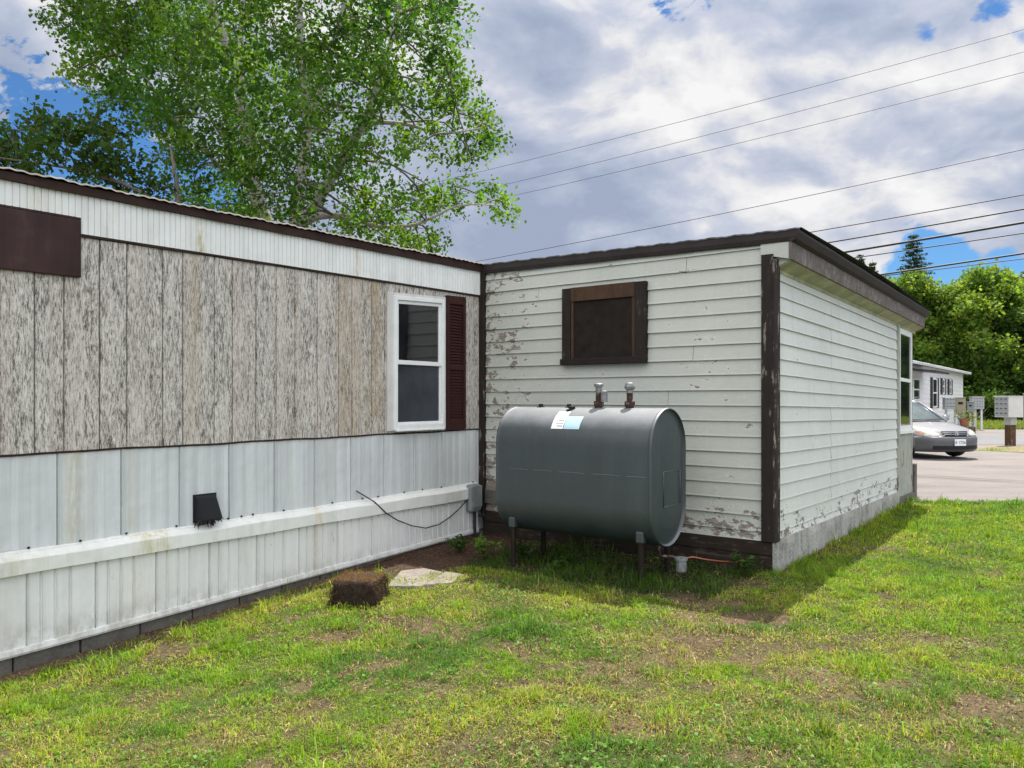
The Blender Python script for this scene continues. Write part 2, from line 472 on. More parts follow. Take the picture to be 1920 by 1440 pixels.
def m_tank():
    m, nt, out = material('tank_paint')
    o = nt.obj(); x, y, z = nt.xyz(o)
    a = nt.noise(nt.scl(o, (7, 7, .7)), 1, 5, .6); b = nt.noise(o, 30, 4, .65); c = nt.noise(o, 2.3, 4, .6)
    f = nt.math('ADD', nt.math('MULTIPLY', a, .5), nt.math('ADD', nt.math('MULTIPLY', b, .2), nt.math('MULTIPLY', c, .3)))
    base = nt.ramp(f, [(.32, (.021, .030, .032)), (.52, (.030, .041, .044)), (.7, (.044, .056, .061))])
    # sunlit top painted into the colour: lighter on upward faces, noisy edge
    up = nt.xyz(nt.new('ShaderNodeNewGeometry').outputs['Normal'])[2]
    top_light = nt.smooth(nt.math('ADD', up, nt.math('MULTIPLY', nt.math('SUBTRACT', c, .5), .35)), .42, .82)
    base = nt.mix(top_light, base, nt.ramp(f, [(.3, (.125, .135, .145)), (.7, (.185, .195, .21))]))
    run = nt.math('MULTIPLY', nt.smooth(nt.noise(nt.scl(o, (34, 34, 1.3)), 1, 5, .7), .60, .74), nt.smooth(z, .5, 1.25))
    base = nt.mix(nt.math('MULTIPLY', run, .35), base, (.13, .135, .13))
    scr = nt.smooth(nt.noise(nt.scl(o, (9, 60, 60)), 1, 4, .7), .70, .74)
    base = nt.mix(nt.math('MULTIPLY', scr, .45), base, (.16, .17, .17))
    rust = nt.smooth(nt.noise(o, 19, 5, .7), .69, .73)
    base = nt.mix(nt.math('MULTIPLY', rust, .7), base, (.07, .04, .025))
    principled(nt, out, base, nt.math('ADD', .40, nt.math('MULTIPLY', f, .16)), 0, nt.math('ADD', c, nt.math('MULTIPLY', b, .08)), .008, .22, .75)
    return m


M = {}
ALG = (.42, .36, .14)
M['band'] = m_metal_paint('ribbed_band_white', (.78, .79, .765), .14, [(3.43, .045, 1.0, ALG), (4.55, .10, .35, ALG), (1.86, .05, .6, (.45, .33, .16)), (1.0, .03, .5, (.3, .26, .18)), (4.1, .06, .2, ALG)], .25)
M['lower'] = m_metal_paint('lower_panel_white', (.62, .645, .645), .26, [(4.33, .10, .45, ALG), (3.95, .06, .25, ALG), (2.6, .04, .15, ALG)], .28)
M['ledge'] = m_metal_paint('ledge_white', (.74, .75, .71), .12, [(3.83, .18, .75, (.50, .43, .20)), (3.72, .03, .7, (.45, .33, .14)), (2.35, .05, .7, (.55, .40, .20)), (4.7, .4, .25, ALG)], .3)
M['skirt'] = m_metal_paint('skirting_white', (.73, .735, .71), .14, [(2.35, .05, .5, (.45, .36, .2)), (3.9, .3, .15, ALG)], .22, .0)
M['wood'] = m_woodgrain()
M['groove'] = m_plain('panel_groove', (.12, .107, .093), .8, var=.5)
M['brown_trim'] = m_plain('brown_trim', (.036, .020, .016), .6, var=.35, scale=8, spec=.15)
M['brown_box'] = m_weathered('brown_sheet', (.050, .025, .023), (.058, .032, .030), .3, .5, (7, 7, .5), .18)  # faint vertical streaks in the colour stand in for reflections
M['shutter'] = m_plain('maroon_shutter', (.036, .011, .010), .55, var=.25, spec=.2)
M['roof_metal'] = m_plain('galvanised_roof', (.125, .112, .097), .85, 0, .6, 14)
M['vinyl'] = m_plain('white_vinyl', (.74, .75, .74), .4, var=.07)
M['casing'] = m_plain('grey_casing', (.56, .55, .52), .5, var=.15)
M['glass'] = m_glass('window_glass', (.012, .014, .015), .02, .9)
M['screen'] = m_glass('screened_glass', (.030, .036, .047), .16, .5)
M['black'] = m_plain('black_plastic', (.009, .009, .010), .5, var=.3, spec=.25)
M['lint'] = m_plain('grey_lint', (.03, .027, .025), .95, var=.6, scale=40, bump=.02)
M['block'] = m_concrete('foundation_block', (.11, .10, .085))
M['greybox'] = m_plain('grey_box', (.19, .21, .20), .5, var=.2)
M['cable'] = m_plain('black_cable', (.02, .02, .022), .6, var=.2)
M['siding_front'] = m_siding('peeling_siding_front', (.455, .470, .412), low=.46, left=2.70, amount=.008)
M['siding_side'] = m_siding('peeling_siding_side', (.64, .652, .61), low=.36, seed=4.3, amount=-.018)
M['soffit'] = m_weathered('soffit_cream', (.52, .51, .34), (.30, .27, .17), .05, .7, (3, 3, 8))
M['post'] = m_weathered('dark_brown_post', (.026, .019, .015), (.16, .145, .12), .22)
M['post_side'] = m_weathered('worn_post', (.038, .029, .024), (.22, .20, .17), .35)
M['fascia'] = m_weathered('weathered_fascia', (.145, .125, .115), (.21, .19, .175), .4, .8, (3, 20, 22))
M['drip'] = m_plain('dark_drip_edge', (.030, .024, .022), .6, var=.3, spec=.15)
M['shingle'] = m_plain('dark_roofing', (.075, .078, .085), .8, var=.5, scale=20, bump=.01)
M['base_brown'] = m_weathered('dark_base_board', (.028, .020, .014), (.06, .047, .034), .4, .85, (4, 4, 26))
M['base_conc'] = m_concrete('painted_concrete_base', (.34, .328, .30), .32)
M['ply'] = m_weathered('worn_plywood', (.38, .39, .34), (.13, .115, .09), .30, .8, (14, 14, 1.6))
M['winbrown'] = m_weathered('brown_window_frame', (.065, .034, .018), (.095, .055, .032), .2, .7)
M['windark'] = m_weathered('dark_window_frame', (.020, .014, .011), (.05, .04, .032), .15, .7)
M['board'] = m_plain('dark_screen_board', (.016, .012, .009), .8, var=.45, scale=11, spec=.15)
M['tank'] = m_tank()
M['weld'] = m_plain('weld_bead', (.085, .098, .098), .5)
M['rusty'] = m_weathered('rusty_pipe', (.05, .027, .02), (.20, .17, .15), .35, .7, (20, 20, 20))
M['galv'] = m_plain('galvanised_pipe', (.20, .205, .205), .5, .4, .5, 30)
M['leg'] = m_weathered('rusty_leg', (.016, .011, .008), (.03, .02, .014), .4)
M['sticker'] = m_plain('white_label', (.80, .80, .80), .4, var=.05)
M['sticker_blue'] = m_plain('pale_blue_label', (.40, .58, .64), .4, var=.2, scale=40)
M['ink'] = m_plain('print_ink', (.12, .15, .17), .5)
M['copper'] = m_plain('copper_line', (.42, .13, .07), .4, .5)
M['peat'] = m_plain('fibrous_peat', (.030, .019, .012), .95, var=.7, scale=30, bump=.03)
M['slab'] = m_concrete('paving_slab', (.20, .172, .150), .55)
M['soil'] = m_ground()
M['grass'] = m_foliage('grass_blades', 1.0, .42, .5)
M['leaf'] = m_foliage('tree_leaves', 1.0, .52, .55)
M['far_leaf'] = m_foliage('far_leaves', 1.0, .52, .5)
M['birch'] = m_bark('pale_bark', (.34, .32, .29), (.07, .062, .052))
M['bark'] = m_bark('grey_bark', (.17, .15, .125), (.05, .042, .035))
M['dark_bark'] = m_bark('dark_bark', (.07, .062, .05), (.03, .026, .02))
M['bark_twig'] = m_bark('twig_bark', (.12, .11, .085), (.05, .045, .035))
M['drive'] = m_paving('gravel_driveway', (.165, .146, .138), .26, (.40, .36, .33))
M['road'] = m_paving('worn_asphalt', (.15, .152, .158), .16, (.33, .33, .33))
M['bg_white'] = m_plain('far_white_siding', (.70, .70, .69), .6, var=.1)
M['bg_roof'] = m_plain('far_white_roof', (.62, .63, .66), .5, var=.12)
M['bg_dark'] = m_plain('far_dark_shutter', (.022, .023, .028), .5)
M['bg_glass'] = m_glass('far_glass', (.03, .035, .035), .05)
M['mail_grey'] = m_plain('mailbox_grey', (.40, .42, .41), .45, var=.1)
M['mail_white'] = m_plain('mailbox_white', (.55, .55, .54), .5, var=.1)
M['mail_tan'] = m_plain('cabinet_tan', (.27, .235, .16), .6, var=.15)
M['mail_door'] = m_plain('mailbox_door', (.30, .315, .31), .4, var=.1)
M['woodpost'] = m_weathered('wood_post', (.10, .055, .03), (.20, .17, .14), .35, .85)
M['terracotta'] = m_plain('terracotta', (.28, .10, .06), .8)
M['car'] = m_plain('silver_paint', (.30, .295, .31), .26, .45, .06, 3)
M['car_shaded'] = m_plain('silver_paint_shaded', (.085, .087, .09), .38, .2, .08)  # same silver paint, darkened to carry the shade on the car front
M['car_glass'] = m_glass('car_glass', (.05, .075, .08), .02, .9)
M['chrome'] = m_plain('chrome', (.65, .65, .66), .15, .9, .05)
M['lens'] = m_plain('lamp_lens', (.50, .48, .44), .12, .2, .35, 30)
M['amber'] = m_plain('amber_lens', (.46, .27, .19), .2, 0, .15)
M['tyre'] = m_plain('tyre_rubber', (.018, .018, .018), .85)
M['rim'] = m_plain('wheel_cover', (.30, .30, .31), .35, .6)
M['plate'] = m_plain('licence_plate', (.68, .70, .70), .4, var=.04)

# ------------------------------------------------------------------ frames of the two buildings
I0 = np.array([-.337, 8.556])                    # inner corner
UX = np.array([-.5839, -.8118]); NX = np.array([.8118, -.5839])
C0 = np.array([2.241, 6.613])                    # outer front corner of the shed
LX = np.array([-.7986, .6018]); NF = np.array([-.6018, -.7986])


def mh_uv(x, y):
    a = x - I0[0]; b = y - I0[1]
    return a * UX[0] + b * UX[1], a * NX[0] + b * NX[1]


def sh_xy(x, y):
    a = x - C0[0]; b = y - C0[1]
    return a * LX[0] + b * LX[1], a * NF[0] + b * NF[1]


def gz(x, y):
    """height of the ground: a shallow dip along the mobile home"""
    x = np.asarray(x, float); y = np.asarray(y, float)
    u, d = mh_uv(x, y)
    z = -.185 * sstep(u, .2, 5.2) * (1 - sstep(d, .6, 3.6))
    near = np.exp(-((x - 1) ** 2 + (y - 6) ** 2) / 120)
    z = z + near * (.022 * (fbm(x * .9, y * .9, 3, 3) - .5))
    return z


def dirt_mask(x, y):
    """0 good turf .. 1 bare"""
    u, d = mh_uv(x, y); sx, sy = sh_xy(x, y)
    n = fbm(x * 1.7, y * 1.7, 21, 4); n2 = fbm(x * 6, y * 6, 31, 3)
    n3 = fbm(x * 15, y * 15, 33, 3)
    m = sstep(n * .52 + n2 * .30 + n3 * .18, .52, .66) * .80
    m = m * (1 - .75 * sstep(x - .25 * y, 2.0, 4.2)) * (1 - .5 * sstep(y, 6.5, 8.5))
    for (px, py, rx, ry, s) in ((-1.16, 5.2, .26, .10, 1), (-.88, 5.5, .22, .08, .8), (1.17, 4.80, .36, .15, 1), (2.55, 4.75, .42, .14, .8), (1.70, 4.62, .28, .12, .95),
                                (1.02, 4.42, .30, .09, .9), (.55, 5.05, .14, .06, .6), (.05, 4.1, .28, .07, .7), (.55, 4.05, .25, .06, .6), (3.2, 4.2, .35, .12, .8),
                                (-1.5, 3.5, .3, .12, .6), (-.25, 3.35, .22, .09, .6), (.9, 3.25, .3, .1, .5), (2.1, 3.6, .35, .1, .5), (1.5, 5.18, .22, .06, .9), (0.3, 5.2, .16, .06, .6), (-.75, 4.55, .2, .07, .6), (-1.9, 4.3, .3, .1, .5)):
        q = ((x - px) / rx) ** 2 + ((y - py) / ry) ** 2
        m = np.maximum(m, s * np.exp(-q * .8) * (.15 + .9 * n2 + .75 * n3))
    edge = (1 - sstep(d + .35 * (n2 - .5) + .15 * (n3 - .5), .07, .24)) * (u > -.5)
    m = np.maximum(m, edge)
    corner = (1 - sstep(u + .5 * (n - .5), 1.55, 2.1)) * (1 - sstep(d + .5 * (n2 - .5), .55, .95)) * (u > -.5)
    under = .6 * (1 - sstep(sy + .3 * (n2 - .5), .55, 1.0)) * (1 - sstep(-sx, -.5, -.2)) * (sx < 4)
    m = np.maximum(m, np.maximum(corner, under * .85))
    return np.clip(m, 0, 1)


def corner_mask(x, y):
    u, d = mh_uv(x, y)
    return (1 - sstep(u, 1.6, 2.2)) * (1 - sstep(d, .6, 1.1)) * (u > -.6)


def on_building(x, y):
    u, d = mh_uv(x, y); sx, sy = sh_xy(x, y)
    return ((d < .02) & (d > -3.7) & (u > -4.2) & (u < 8)) | ((sx > -.04) & (sx < 3.3) & (sy < .02) & (sy > -6.3))


# ------------------------------------------------------------------ ground, drive, road
def ground():
    xs = np.concatenate([np.linspace(-600, -10, 14)[:-1], np.arange(-10, 14, .16), np.linspace(14, 600, 16)])
    ys = np.concatenate([np.linspace(-600, 1.5, 12)[:-1], np.arange(1.5, 14, .16), np.linspace(14, 900, 16)])
    X, Y = np.meshgrid(xs, ys); nx, ny = len(xs), len(ys)
    Z = gz(X, Y)
    V = np.stack([X.ravel(), Y.ravel(), Z.ravel()], 1)
    i = np.arange(ny - 1)[:, None] * nx + np.arange(nx - 1)[None]
    F = np.stack([i, i + 1, i + nx + 1, i + nx], -1).reshape(-1, 4)
    m = dirt_mask(X, Y).ravel()[:, None]; cm = corner_mask(X, Y).ravel()[:, None]
    n = fbm(X * 2.3, Y * 2.3, 5, 3).ravel()[:, None]
    green = np.array([.048, .056, .018]) * (.75 + .5 * n); soil = np.array([.125, .080, .053]) * (.5 + 1.0 * n)
    needles = np.array([.060, .036, .025]) * (.6 + .8 * n)
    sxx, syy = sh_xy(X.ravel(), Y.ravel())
    under_shade = ((1 - sstep(syy, 1.0, 1.35)) * sstep(sxx, .1, .4) * (sxx < 4))[:, None]  # shade under the tank, painted into the ground colour
    soil = soil * (1 - under_shade) + np.array([.022, .016, .011]) * under_shade; green = green * (1 - .7 * under_shade)
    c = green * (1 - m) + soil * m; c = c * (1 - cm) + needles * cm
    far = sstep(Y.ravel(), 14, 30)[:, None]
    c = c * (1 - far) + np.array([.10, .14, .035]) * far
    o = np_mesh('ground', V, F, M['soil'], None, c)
    o.data.polygons.foreach_set('use_smooth', [True] * len(o.data.polygons))
    tag(o, kind='structure')


ground()


def sheet(name, poly, z, m, wob=.12, step=.5, thick=0):
    pts = []
    for i, a in enumerate(poly):
        b = poly[(i + 1) % len(poly)]
        L = math.dist(a, b); k = max(1, int(L / step)) if L < 80 else 1
        k = min(k, 90)
        for j in range(k):
            t = j / k; x = a[0] + (b[0] - a[0]) * t; y = a[1] + (b[1] - a[1]) * t
            w = wob * (float(fbm(np.array(x * 1.9), np.array(y * 1.9), 77, 3)) - .5) * 2 if 0 < j else 0
            pts.append((x + w * .5, y + w, z))
    mb = MB(); mb.add(pts, [tuple(range(len(pts)))])
    o = mb.build(name, m); tag(o, kind='structure'); return o


sheet('driveway', [(5.7, 11.18), (40, 11.2), (70, 11.3), (70, 37), (12, 37), (11.5, 25.2), (9.2, 18.0), (6.5, 13.2)], .009, M['drive'], .10)
sheet('road', [(-60, 24.8), (9, 24.9), (70, 25), (70, 31.5), (9, 31.3), (-60, 31)], .015, M['road'], .06)


def island():
    """low strip of rough turf between the driveway and the road, slightly mounded"""
    xs = np.arange(13.2, 40, .25); ts = np.linspace(0, 1, 17)
    X, T = np.meshgrid(xs, ts)
    taper = sstep(X, 13.2, 15.0)
    w = (fbm(X * 1.3, T * 2, 9, 3) - .5) * .4
    lo = 22.1 - 2.55 * taper + w; hi = 22.3 + 1.7 * taper + w * .6
    Y = lo + (hi - lo) * T
    n = fbm(X * 1.5, Y * 1.5, 12, 4)
    Z = .016 + .10 * np.sin(np.pi * np.clip(T, 0, 1)) * taper + .10 * (n - .45) * np.sin(np.pi * T)
    k = sstep(n + .35 * (T - .5), .42, .62)[..., None]
    c = np.array([.16, .175, .05]) * (1 - k) + np.array([.23, .18, .135]) * k
    c = c * (.7 + .6 * fbm(X * 5, Y * 5, 14, 3)[..., None])
    nx = len(xs)
    V = np.stack([X.ravel(), Y.ravel(), Z.ravel()], 1)
    i = np.arange(len(ts) - 1)[:, None] * nx + np.arange(nx - 1)[None]
    F = np.stack([i, i + 1, i + nx + 1, i + nx], -1).reshape(-1, 4)
    tag(np_mesh('island', V, F, M['soil'], None, c.reshape(-1, 3)), kind='structure')


island()


# ------------------------------------------------------------------ mobile home
def mobile_home():
    t = empty('mobile_home', (I0[0], I0[1], 0), math.atan2(UX[1], UX[0]),
              'white and woodgrain mobile home with ribbed band under its roof, along the left', 'mobile home')
    U0, U1 = -4.0, 7.6
    ztt = lambda u: 2.968 - .0187 * u
    ztb = lambda u: 2.895 - .0140 * u
    zfb = lambda u: 2.640 - .0137 * u - (.0 if u < 4.292 else 0)
    zwb = lambda u: 1.166 - .0015 * u + .003 * math.sin(u * 5.1) + .002 * math.sin(u * 13)
    zlt = lambda u: .566 - .0045 * u + .003 * math.sin(u * 7)
    zlb = lambda u: .42 + .002 * math.sin(u * 6)
    zsb = lambda u: .050 - .0258 * u
    ug = 0.0
    # inner body
    b = MB(); b.box(U0, U1, -3.6, -.03, .05, 2.80); b.build('body', M['lower'], t)
    # woodgrain panel with V grooves
    gro = [4.564, 4.389, 4.162, 3.978, 3.718, 3.562, 3.304, 3.147, 2.933, 2.738, 2.549, 2.31, 2.069, 1.911, 1.666, 1.50, 1.1, .95, .52, .274, .21,
           7.4, 7.2, 7.0, 6.8, 6.55, 6.4, 6.15, 5.98, 5.72, 5.56, 5.3, 5.15, 4.93, 4.76]
    pr = [(ug, 0)]
    for g in sorted(gro): k = .0022 + .0022 * ((g * 37) % 1); pr += [(g - .003 - k, 0), (g - k, -.009), (g + k, -.009), (g + .003 + k, 0)]
    pr += [(U1, 0)]
    mb = MB(); mb.strip(pr, zwb, zfb)
    wp = mb.build('woodgrain_panel', M['wood'], t); wp.data.materials.append(M['groove'])
    for q in wp.data.polygons:
        if max(wp.data.vertices[v].co.y for v in q.vertices) < -.006: q.material_index = 1
    mb = MB(); us = np.linspace(ug, U1, 60)
    mb.grid([[(u, .004, zwb(u) + .001) for u in us], [(u, .004, zwb(u) - .012) for u in us], [(u, -.012, zwb(u) - .016) for u in us]])
    mb.build('panel_edge', M['brown_trim'], t)
    # ribbed band
    pr = [(ug, .018)]; u = .02
    while u < U1 - .05:
        pr += [(u, .018), (u + .002, .011), (u + .0055, .011), (u + .0075, .018)]
        u += .041
    zf2 = lambda u: zfb(u) if u < 4.29 else zfb(u) + .105
    p1 = [p for p in pr if p[0] <= 4.292] + [(4.292, .018)]; p2 = [(4.292, .018)] + [p for p in pr if p[0] > 4.292]
    mb = MB(); mb.strip(p1, zfb, ztb)
    mb.strip(p2, lambda u: zfb(u) + .105, ztb)
    mb.grid([[(a, .018, zfb(a)) for a, _ in p1], [(a, -.002, zfb(a)) for a, _ in p1]])
    mb.grid([[(a, .018, zfb(a) + .105) for a, _ in p2], [(a, -.002, zfb(a) + .105) for a, _ in p2]])
    mb.build('ribbed_band', M['band'], t)
    mb = MB(); mb.grid([[(u, .016, zfb(u) - .001) for u in np.linspace(ug, 4.29, 40)], [(u, .016, zfb(u) - .016 - .004 * math.sin(u * 9)) for u in np.linspace(ug, 4.29, 40)],
                        [(u, -.001, zfb(u) - .020) for u in np.linspace(ug, 4.29, 40)]])
    mb.build('band_edge', M['brown_trim'], t)
    # brown trim under the roof
    mb = MB(); us = np.linspace(ug - .05, U1, 40)
    mb.grid([[(u, .012, ztt(u)) for u in us], [(u, .045, ztt(u)) for u in us], [(u, .045, ztb(u) + .004 * math.sin(u * 11)) for u in us], [(u, .012, ztb(u)) for u in us]][::-1])
    mb.build('roof_trim', M['brown_trim'], t)
    # corrugated metal roof
    nu = int((U1 - U0) / .076 * 6); us = np.linspace(U0, U1, nu)
    rows = []
    for d, dz in ((.066, -.012), (.060, .0), (-.5, .05), (-1.8, .11), (-3.1, .05), (-3.68, -.02)):
        rows.append([(u, d + (.006 * math.sin(u * 17) if d > 0 else 0), ztt(u) + .017 + dz + .0032 * math.sin(u * 2 * math.pi / .076) + .003 * math.sin(u * 3.1) + (.004 * math.sin(u * 23) * math.sin(u * 1.7) if d > -.1 else 0)) for u in us])
    mb = MB(); mb.grid(rows); mb.build('roof', M['roof_metal'], t, smooth=True)
    # brown panel at far left
    mb = MB(); mb.box(4.293, 5.9, .004, .026, 2.292, 2.668, lambda u, d, z: (u, d, z - .012 * (u - 4.293)))
    mb.box(4.288, 5.91, .004, .016, 2.668, 2.690, lambda u, d, z: (u, d, z - .012 * (u - 4.293)))
    mb.build('brown_window_cover', M['brown_box'], t, bev=.006)
    # lower panel with seams and shallow pleats
    seams = [.271, .674, 1.09, 1.507, 1.924, 2.34, 2.754, 3.175, 3.587, 4.015, 4.428, 4.84, 5.25, 5.66, 6.08, 6.5, 6.9, 7.3]
    pr = [(ug, -.006)]; prev = ug
    for s in seams + [U1]:
        k = max(2, int((s - prev) / .035))
        for j in range(1, k):
            a = prev + (s - prev) * j / k
            pr.append((a, -.006 + .0022 * math.sin(a * 2 * math.pi / .105) + .002 * math.sin(a * 9)))
        pr += [(s - .008, -.004), (s - .004, .004), (s - .002, -.022), (s + .003, -.022), (s + .006, -.005)]
        prev = s + .006
    mb = MB(); mb.strip(pr, lambda u: zlt(u) - .01, zwb); mb.build('lower_panel', M['lower'], t, smooth=False)
    # ledge: sloped cap, drop face, perforated lip
    mb = MB(); us = np.linspace(ug + .09, U1, 90)
    P = [(-.006, .012), (.002, .010), (.004, .004), (.014, .002), (.016, -.006), (.062, -.034), (.066, -.040), (.066, None), (.036, None)]
    rows = []
    for d, dz in P:
        rows.append([(u, d + .003 * math.sin(u * 4.3), (zlt(u) + dz) if dz is not None else zlb(u)) for u in us])
    mb.grid(rows); mb.build('ledge', M['ledge'], t)
    mb = MB()
    u = .15
    while u < 7.4:
        if random.random() < .7: mb.box(u, u + .012, .0, .010, zlt(u) + .014, zlt(u) + .026)
        u += random.uniform(.10, .42)
    o = mb.build('ledge_screws', M['black'], t); o['kind'] = 'stuff'
    # skirting
    pr = [(ug + .11, .032)]; s = .02
    while s < U1 - .4:
        for off, dep in ((0, .014), (.165, .008), (.255, .008), (.34, .008)):
            a = s + off
            if a < .13: continue
            pr += [(a - .009, .032), (a - .003, .032 + .007), (a + .001, .032 - dep * 1.3), (a + .006, .032 - dep * 1.3), (a + .012, .032)]
        s += .418
    pr = sorted(pr)
    mb = MB(); mb.strip(pr, zsb, lambda u: zlb(u) + .004); mb.build('skirting', M['skirt'], t)
    mb = MB(); us = np.linspace(.11, U1, 60)
    mb.grid([[(u, .030, zsb(u) + .035) for u in us], [(u, .046, zsb(u) + .032) for u in us], [(u, .050, zsb(u) + .002) for u in us], [(u, .044, zsb(u) - .012) for u in us], [(u, .0, zsb(u) - .012) for u in us]])
    mb.build('skirting_channel', M['skirt'], t)
    # foundation blocks
    mb = MB(); u = -.1
    while u < 7.5:
        w = .40; h = random.uniform(-.006, .006)
        mb.box(u, u + w - .012, -.22, .022 + h, -.45, zsb(u) - .014 + h * .3); u += w
    mb.build('foundation', M['block'], t, bev=.006)
    # window
    mb = MB()
    wu0, wu1, z0, z1 = .632, 1.478, 1.185, 2.515
    zt = lambda u: z1 + (1.478 - u) * .045
    def bar(mb, a, b, za, zb, d0, d1): mb.box(a, b, d0, d1, za, zb, lambda u, d, z: (u, d, z + ((1.478 - u) * .045 if z > 2.2 else 0)))
    bar(mb, wu0, wu0 + .05, z0, z1, .002, .022); bar(mb, wu1 - .075, wu1, z0, z1, .002, .022); bar(mb, wu0 + .05, wu1 - .075, z1 - .03, z1, .002, .022)
    win = mb.build('window', M['casing'], t, bev=.003)
    mb = MB()
    a, b_ = wu0 + .05, wu1 - .075
    bar(mb, a, a + .035, z0 + .01, z1 - .03, .004, .05); bar(mb, b_ - .035, b_, z0 + .01, z1 - .03, .004, .05)
    bar(mb, a + .035, b_ - .035, z1 - .07, z1 - .03, .004, .05); bar(mb, a + .035, b_ - .035, z0 + .01, z0 + .06, .004, .056)
    bar(mb, a + .012, b_ - .012, z0 - .004, z0 + .012, .004, .066)
    mb.build('frame', M['vinyl'], win, bev=.003)
    zm = 1.852
    mb = MB()
    a2, b2 = a + .035, b_ - .035
    bar(mb, a2, a2 + .03, zm, z1 - .07, .003, .030); bar(mb, b2 - .03, b2, zm, z1 - .07, .003, .030)
    bar(mb, a2 + .03, b2 - .03, z1 - .105, z1 - .07, .003, .030)
    bar(mb, a2, b2, zm - .022, zm + .02, .003, .040)
    bar(mb, a2, a2 + .018, z0 + .06, zm - .022, .003, .024); bar(mb, b2 - .018, b2, z0 + .06, zm - .022, .003, .024); bar(mb, a2 + .018, b2 - .018, z0 + .06, z0 + .085, .003, .024)
    mb.build('sash', M['vinyl'], win, bev=.003)
    mb = MB(); bar(mb, a2 + .028, b2 - .028, zm + .018, z1 - .10, .004, .014); mb.build('pane', M['glass'], win)
    mb = MB(); bar(mb, a2 + .016, b2 - .016, z0 + .08, zm - .02, .004, .012); mb.build('pane', M['screen'], win)
    # shutter
    mb = MB(); s0, s1 = .312, .622; zb, ztp = 1.172, 2.575
    fn = lambda u, d, z: (u, d, z + ((s1 - u) * .045 if z > 2.2 else 0))
    mb.box(s0, s0 + .04, .003, .030, zb, ztp, fn); mb.box(s1 - .04, s1, .003, .030, zb, ztp, fn)
    for za, zb2 in ((zb, zb + .10), (1.80, 1.845), (ztp - .085, ztp)): mb.box(s0 + .04, s1 - .04, .003, .029, za, zb2, fn)
    for za, zb2 in ((zb + .10, 1.80), (1.845, ztp - .085)):
        k = int((zb2 - za) / .030)
        for j in range(k):
            z = za + (zb2 - za) * j / k; h = (zb2 - za) / k
            mb.add([(s0 + .04, .024, z), (s1 - .04, .024, z), (s1 - .04, .006, z + h * 1.15), (s0 + .04, .006, z + h * 1.15), (s0 + .04, .018, z), (s1 - .04, .018, z)],
                   [(0, 1, 2, 3), (0, 4, 5, 1)])
    mb.add([(s0, .002, zb), (s1, .002, zb), (s1, .002, ztp), (s0, .002, ztp)], [(0, 1, 2, 3)])
    mb.build('shutter', M['shutter'], t)
    # dryer vent
    mb = MB()
    a, b_, za, zb = 3.30, 3.475, .585, .775
    mb.box(a - .006, b_ + .006, -.004, .010, za - .01, zb + .008)
    mb.add([(a, .01, zb), (b_, .01, zb), (b_, .01, za), (a, .01, za), (a + .01, .035, zb - .02), (b_ - .01, .035, zb - .02), (b_ - .005, .105, za + .02), (a + .005, .105, za + .02), (b_ - .005, .085, za), (a + .005, .085, za)],
           [(0, 1, 5, 4), (4, 5, 6, 7), (7, 6, 8, 9), (0, 4, 7, 9, 3), (1, 2, 8, 6, 5), (9, 8, 2, 3)])
    v = mb.build('dryer_vent', M['black'], t)
    mb = MB()
    for k in range(40):
        x = random.gauss(3.385, .045); d = random.uniform(.0, .07); z = .575 + random.uniform(-.015, .02)
        mb.tube([(x, d, z), (x + random.uniform(-.03, .03), d + random.uniform(-.02, .02), z - random.uniform(.005, .035))], [.006, .002], 5)
    mb.build('lint', M['lint'], v)
    # junction box and its cable
    mb = MB(); mb.box(.13, .32, .01, .115, .275, .575); jb = mb.build('junction_box', M['greybox'], t, bev=.035)
    mb = MB(); mb.box(.145, .305, .115, .124, .33, .56); mb.build('cover', M['greybox'], jb, bev=.01)
    mb = MB(); mb.tube([(.20, .06, .29), (.20, .06, .10), (.18, .05, -.05)], .018, 8); mb.build('conduit', M['cable'], jb)
    pts = [(1.879, .02, .659), (1.70, .066, .545), (1.55, .075, .42), (1.4, .07, .335), (1.2, .075, .255), (1.0, .075, .205), (.8, .075, .215), (.62, .072, .27), (.486, .07, .33), (.35, .07, .41), (.22, .06, .47)]
    mb = MB(); mb.tube(pts, .006, 6); mb.build('loose_wire', M['cable'], t, smooth=True)


mobile_home()


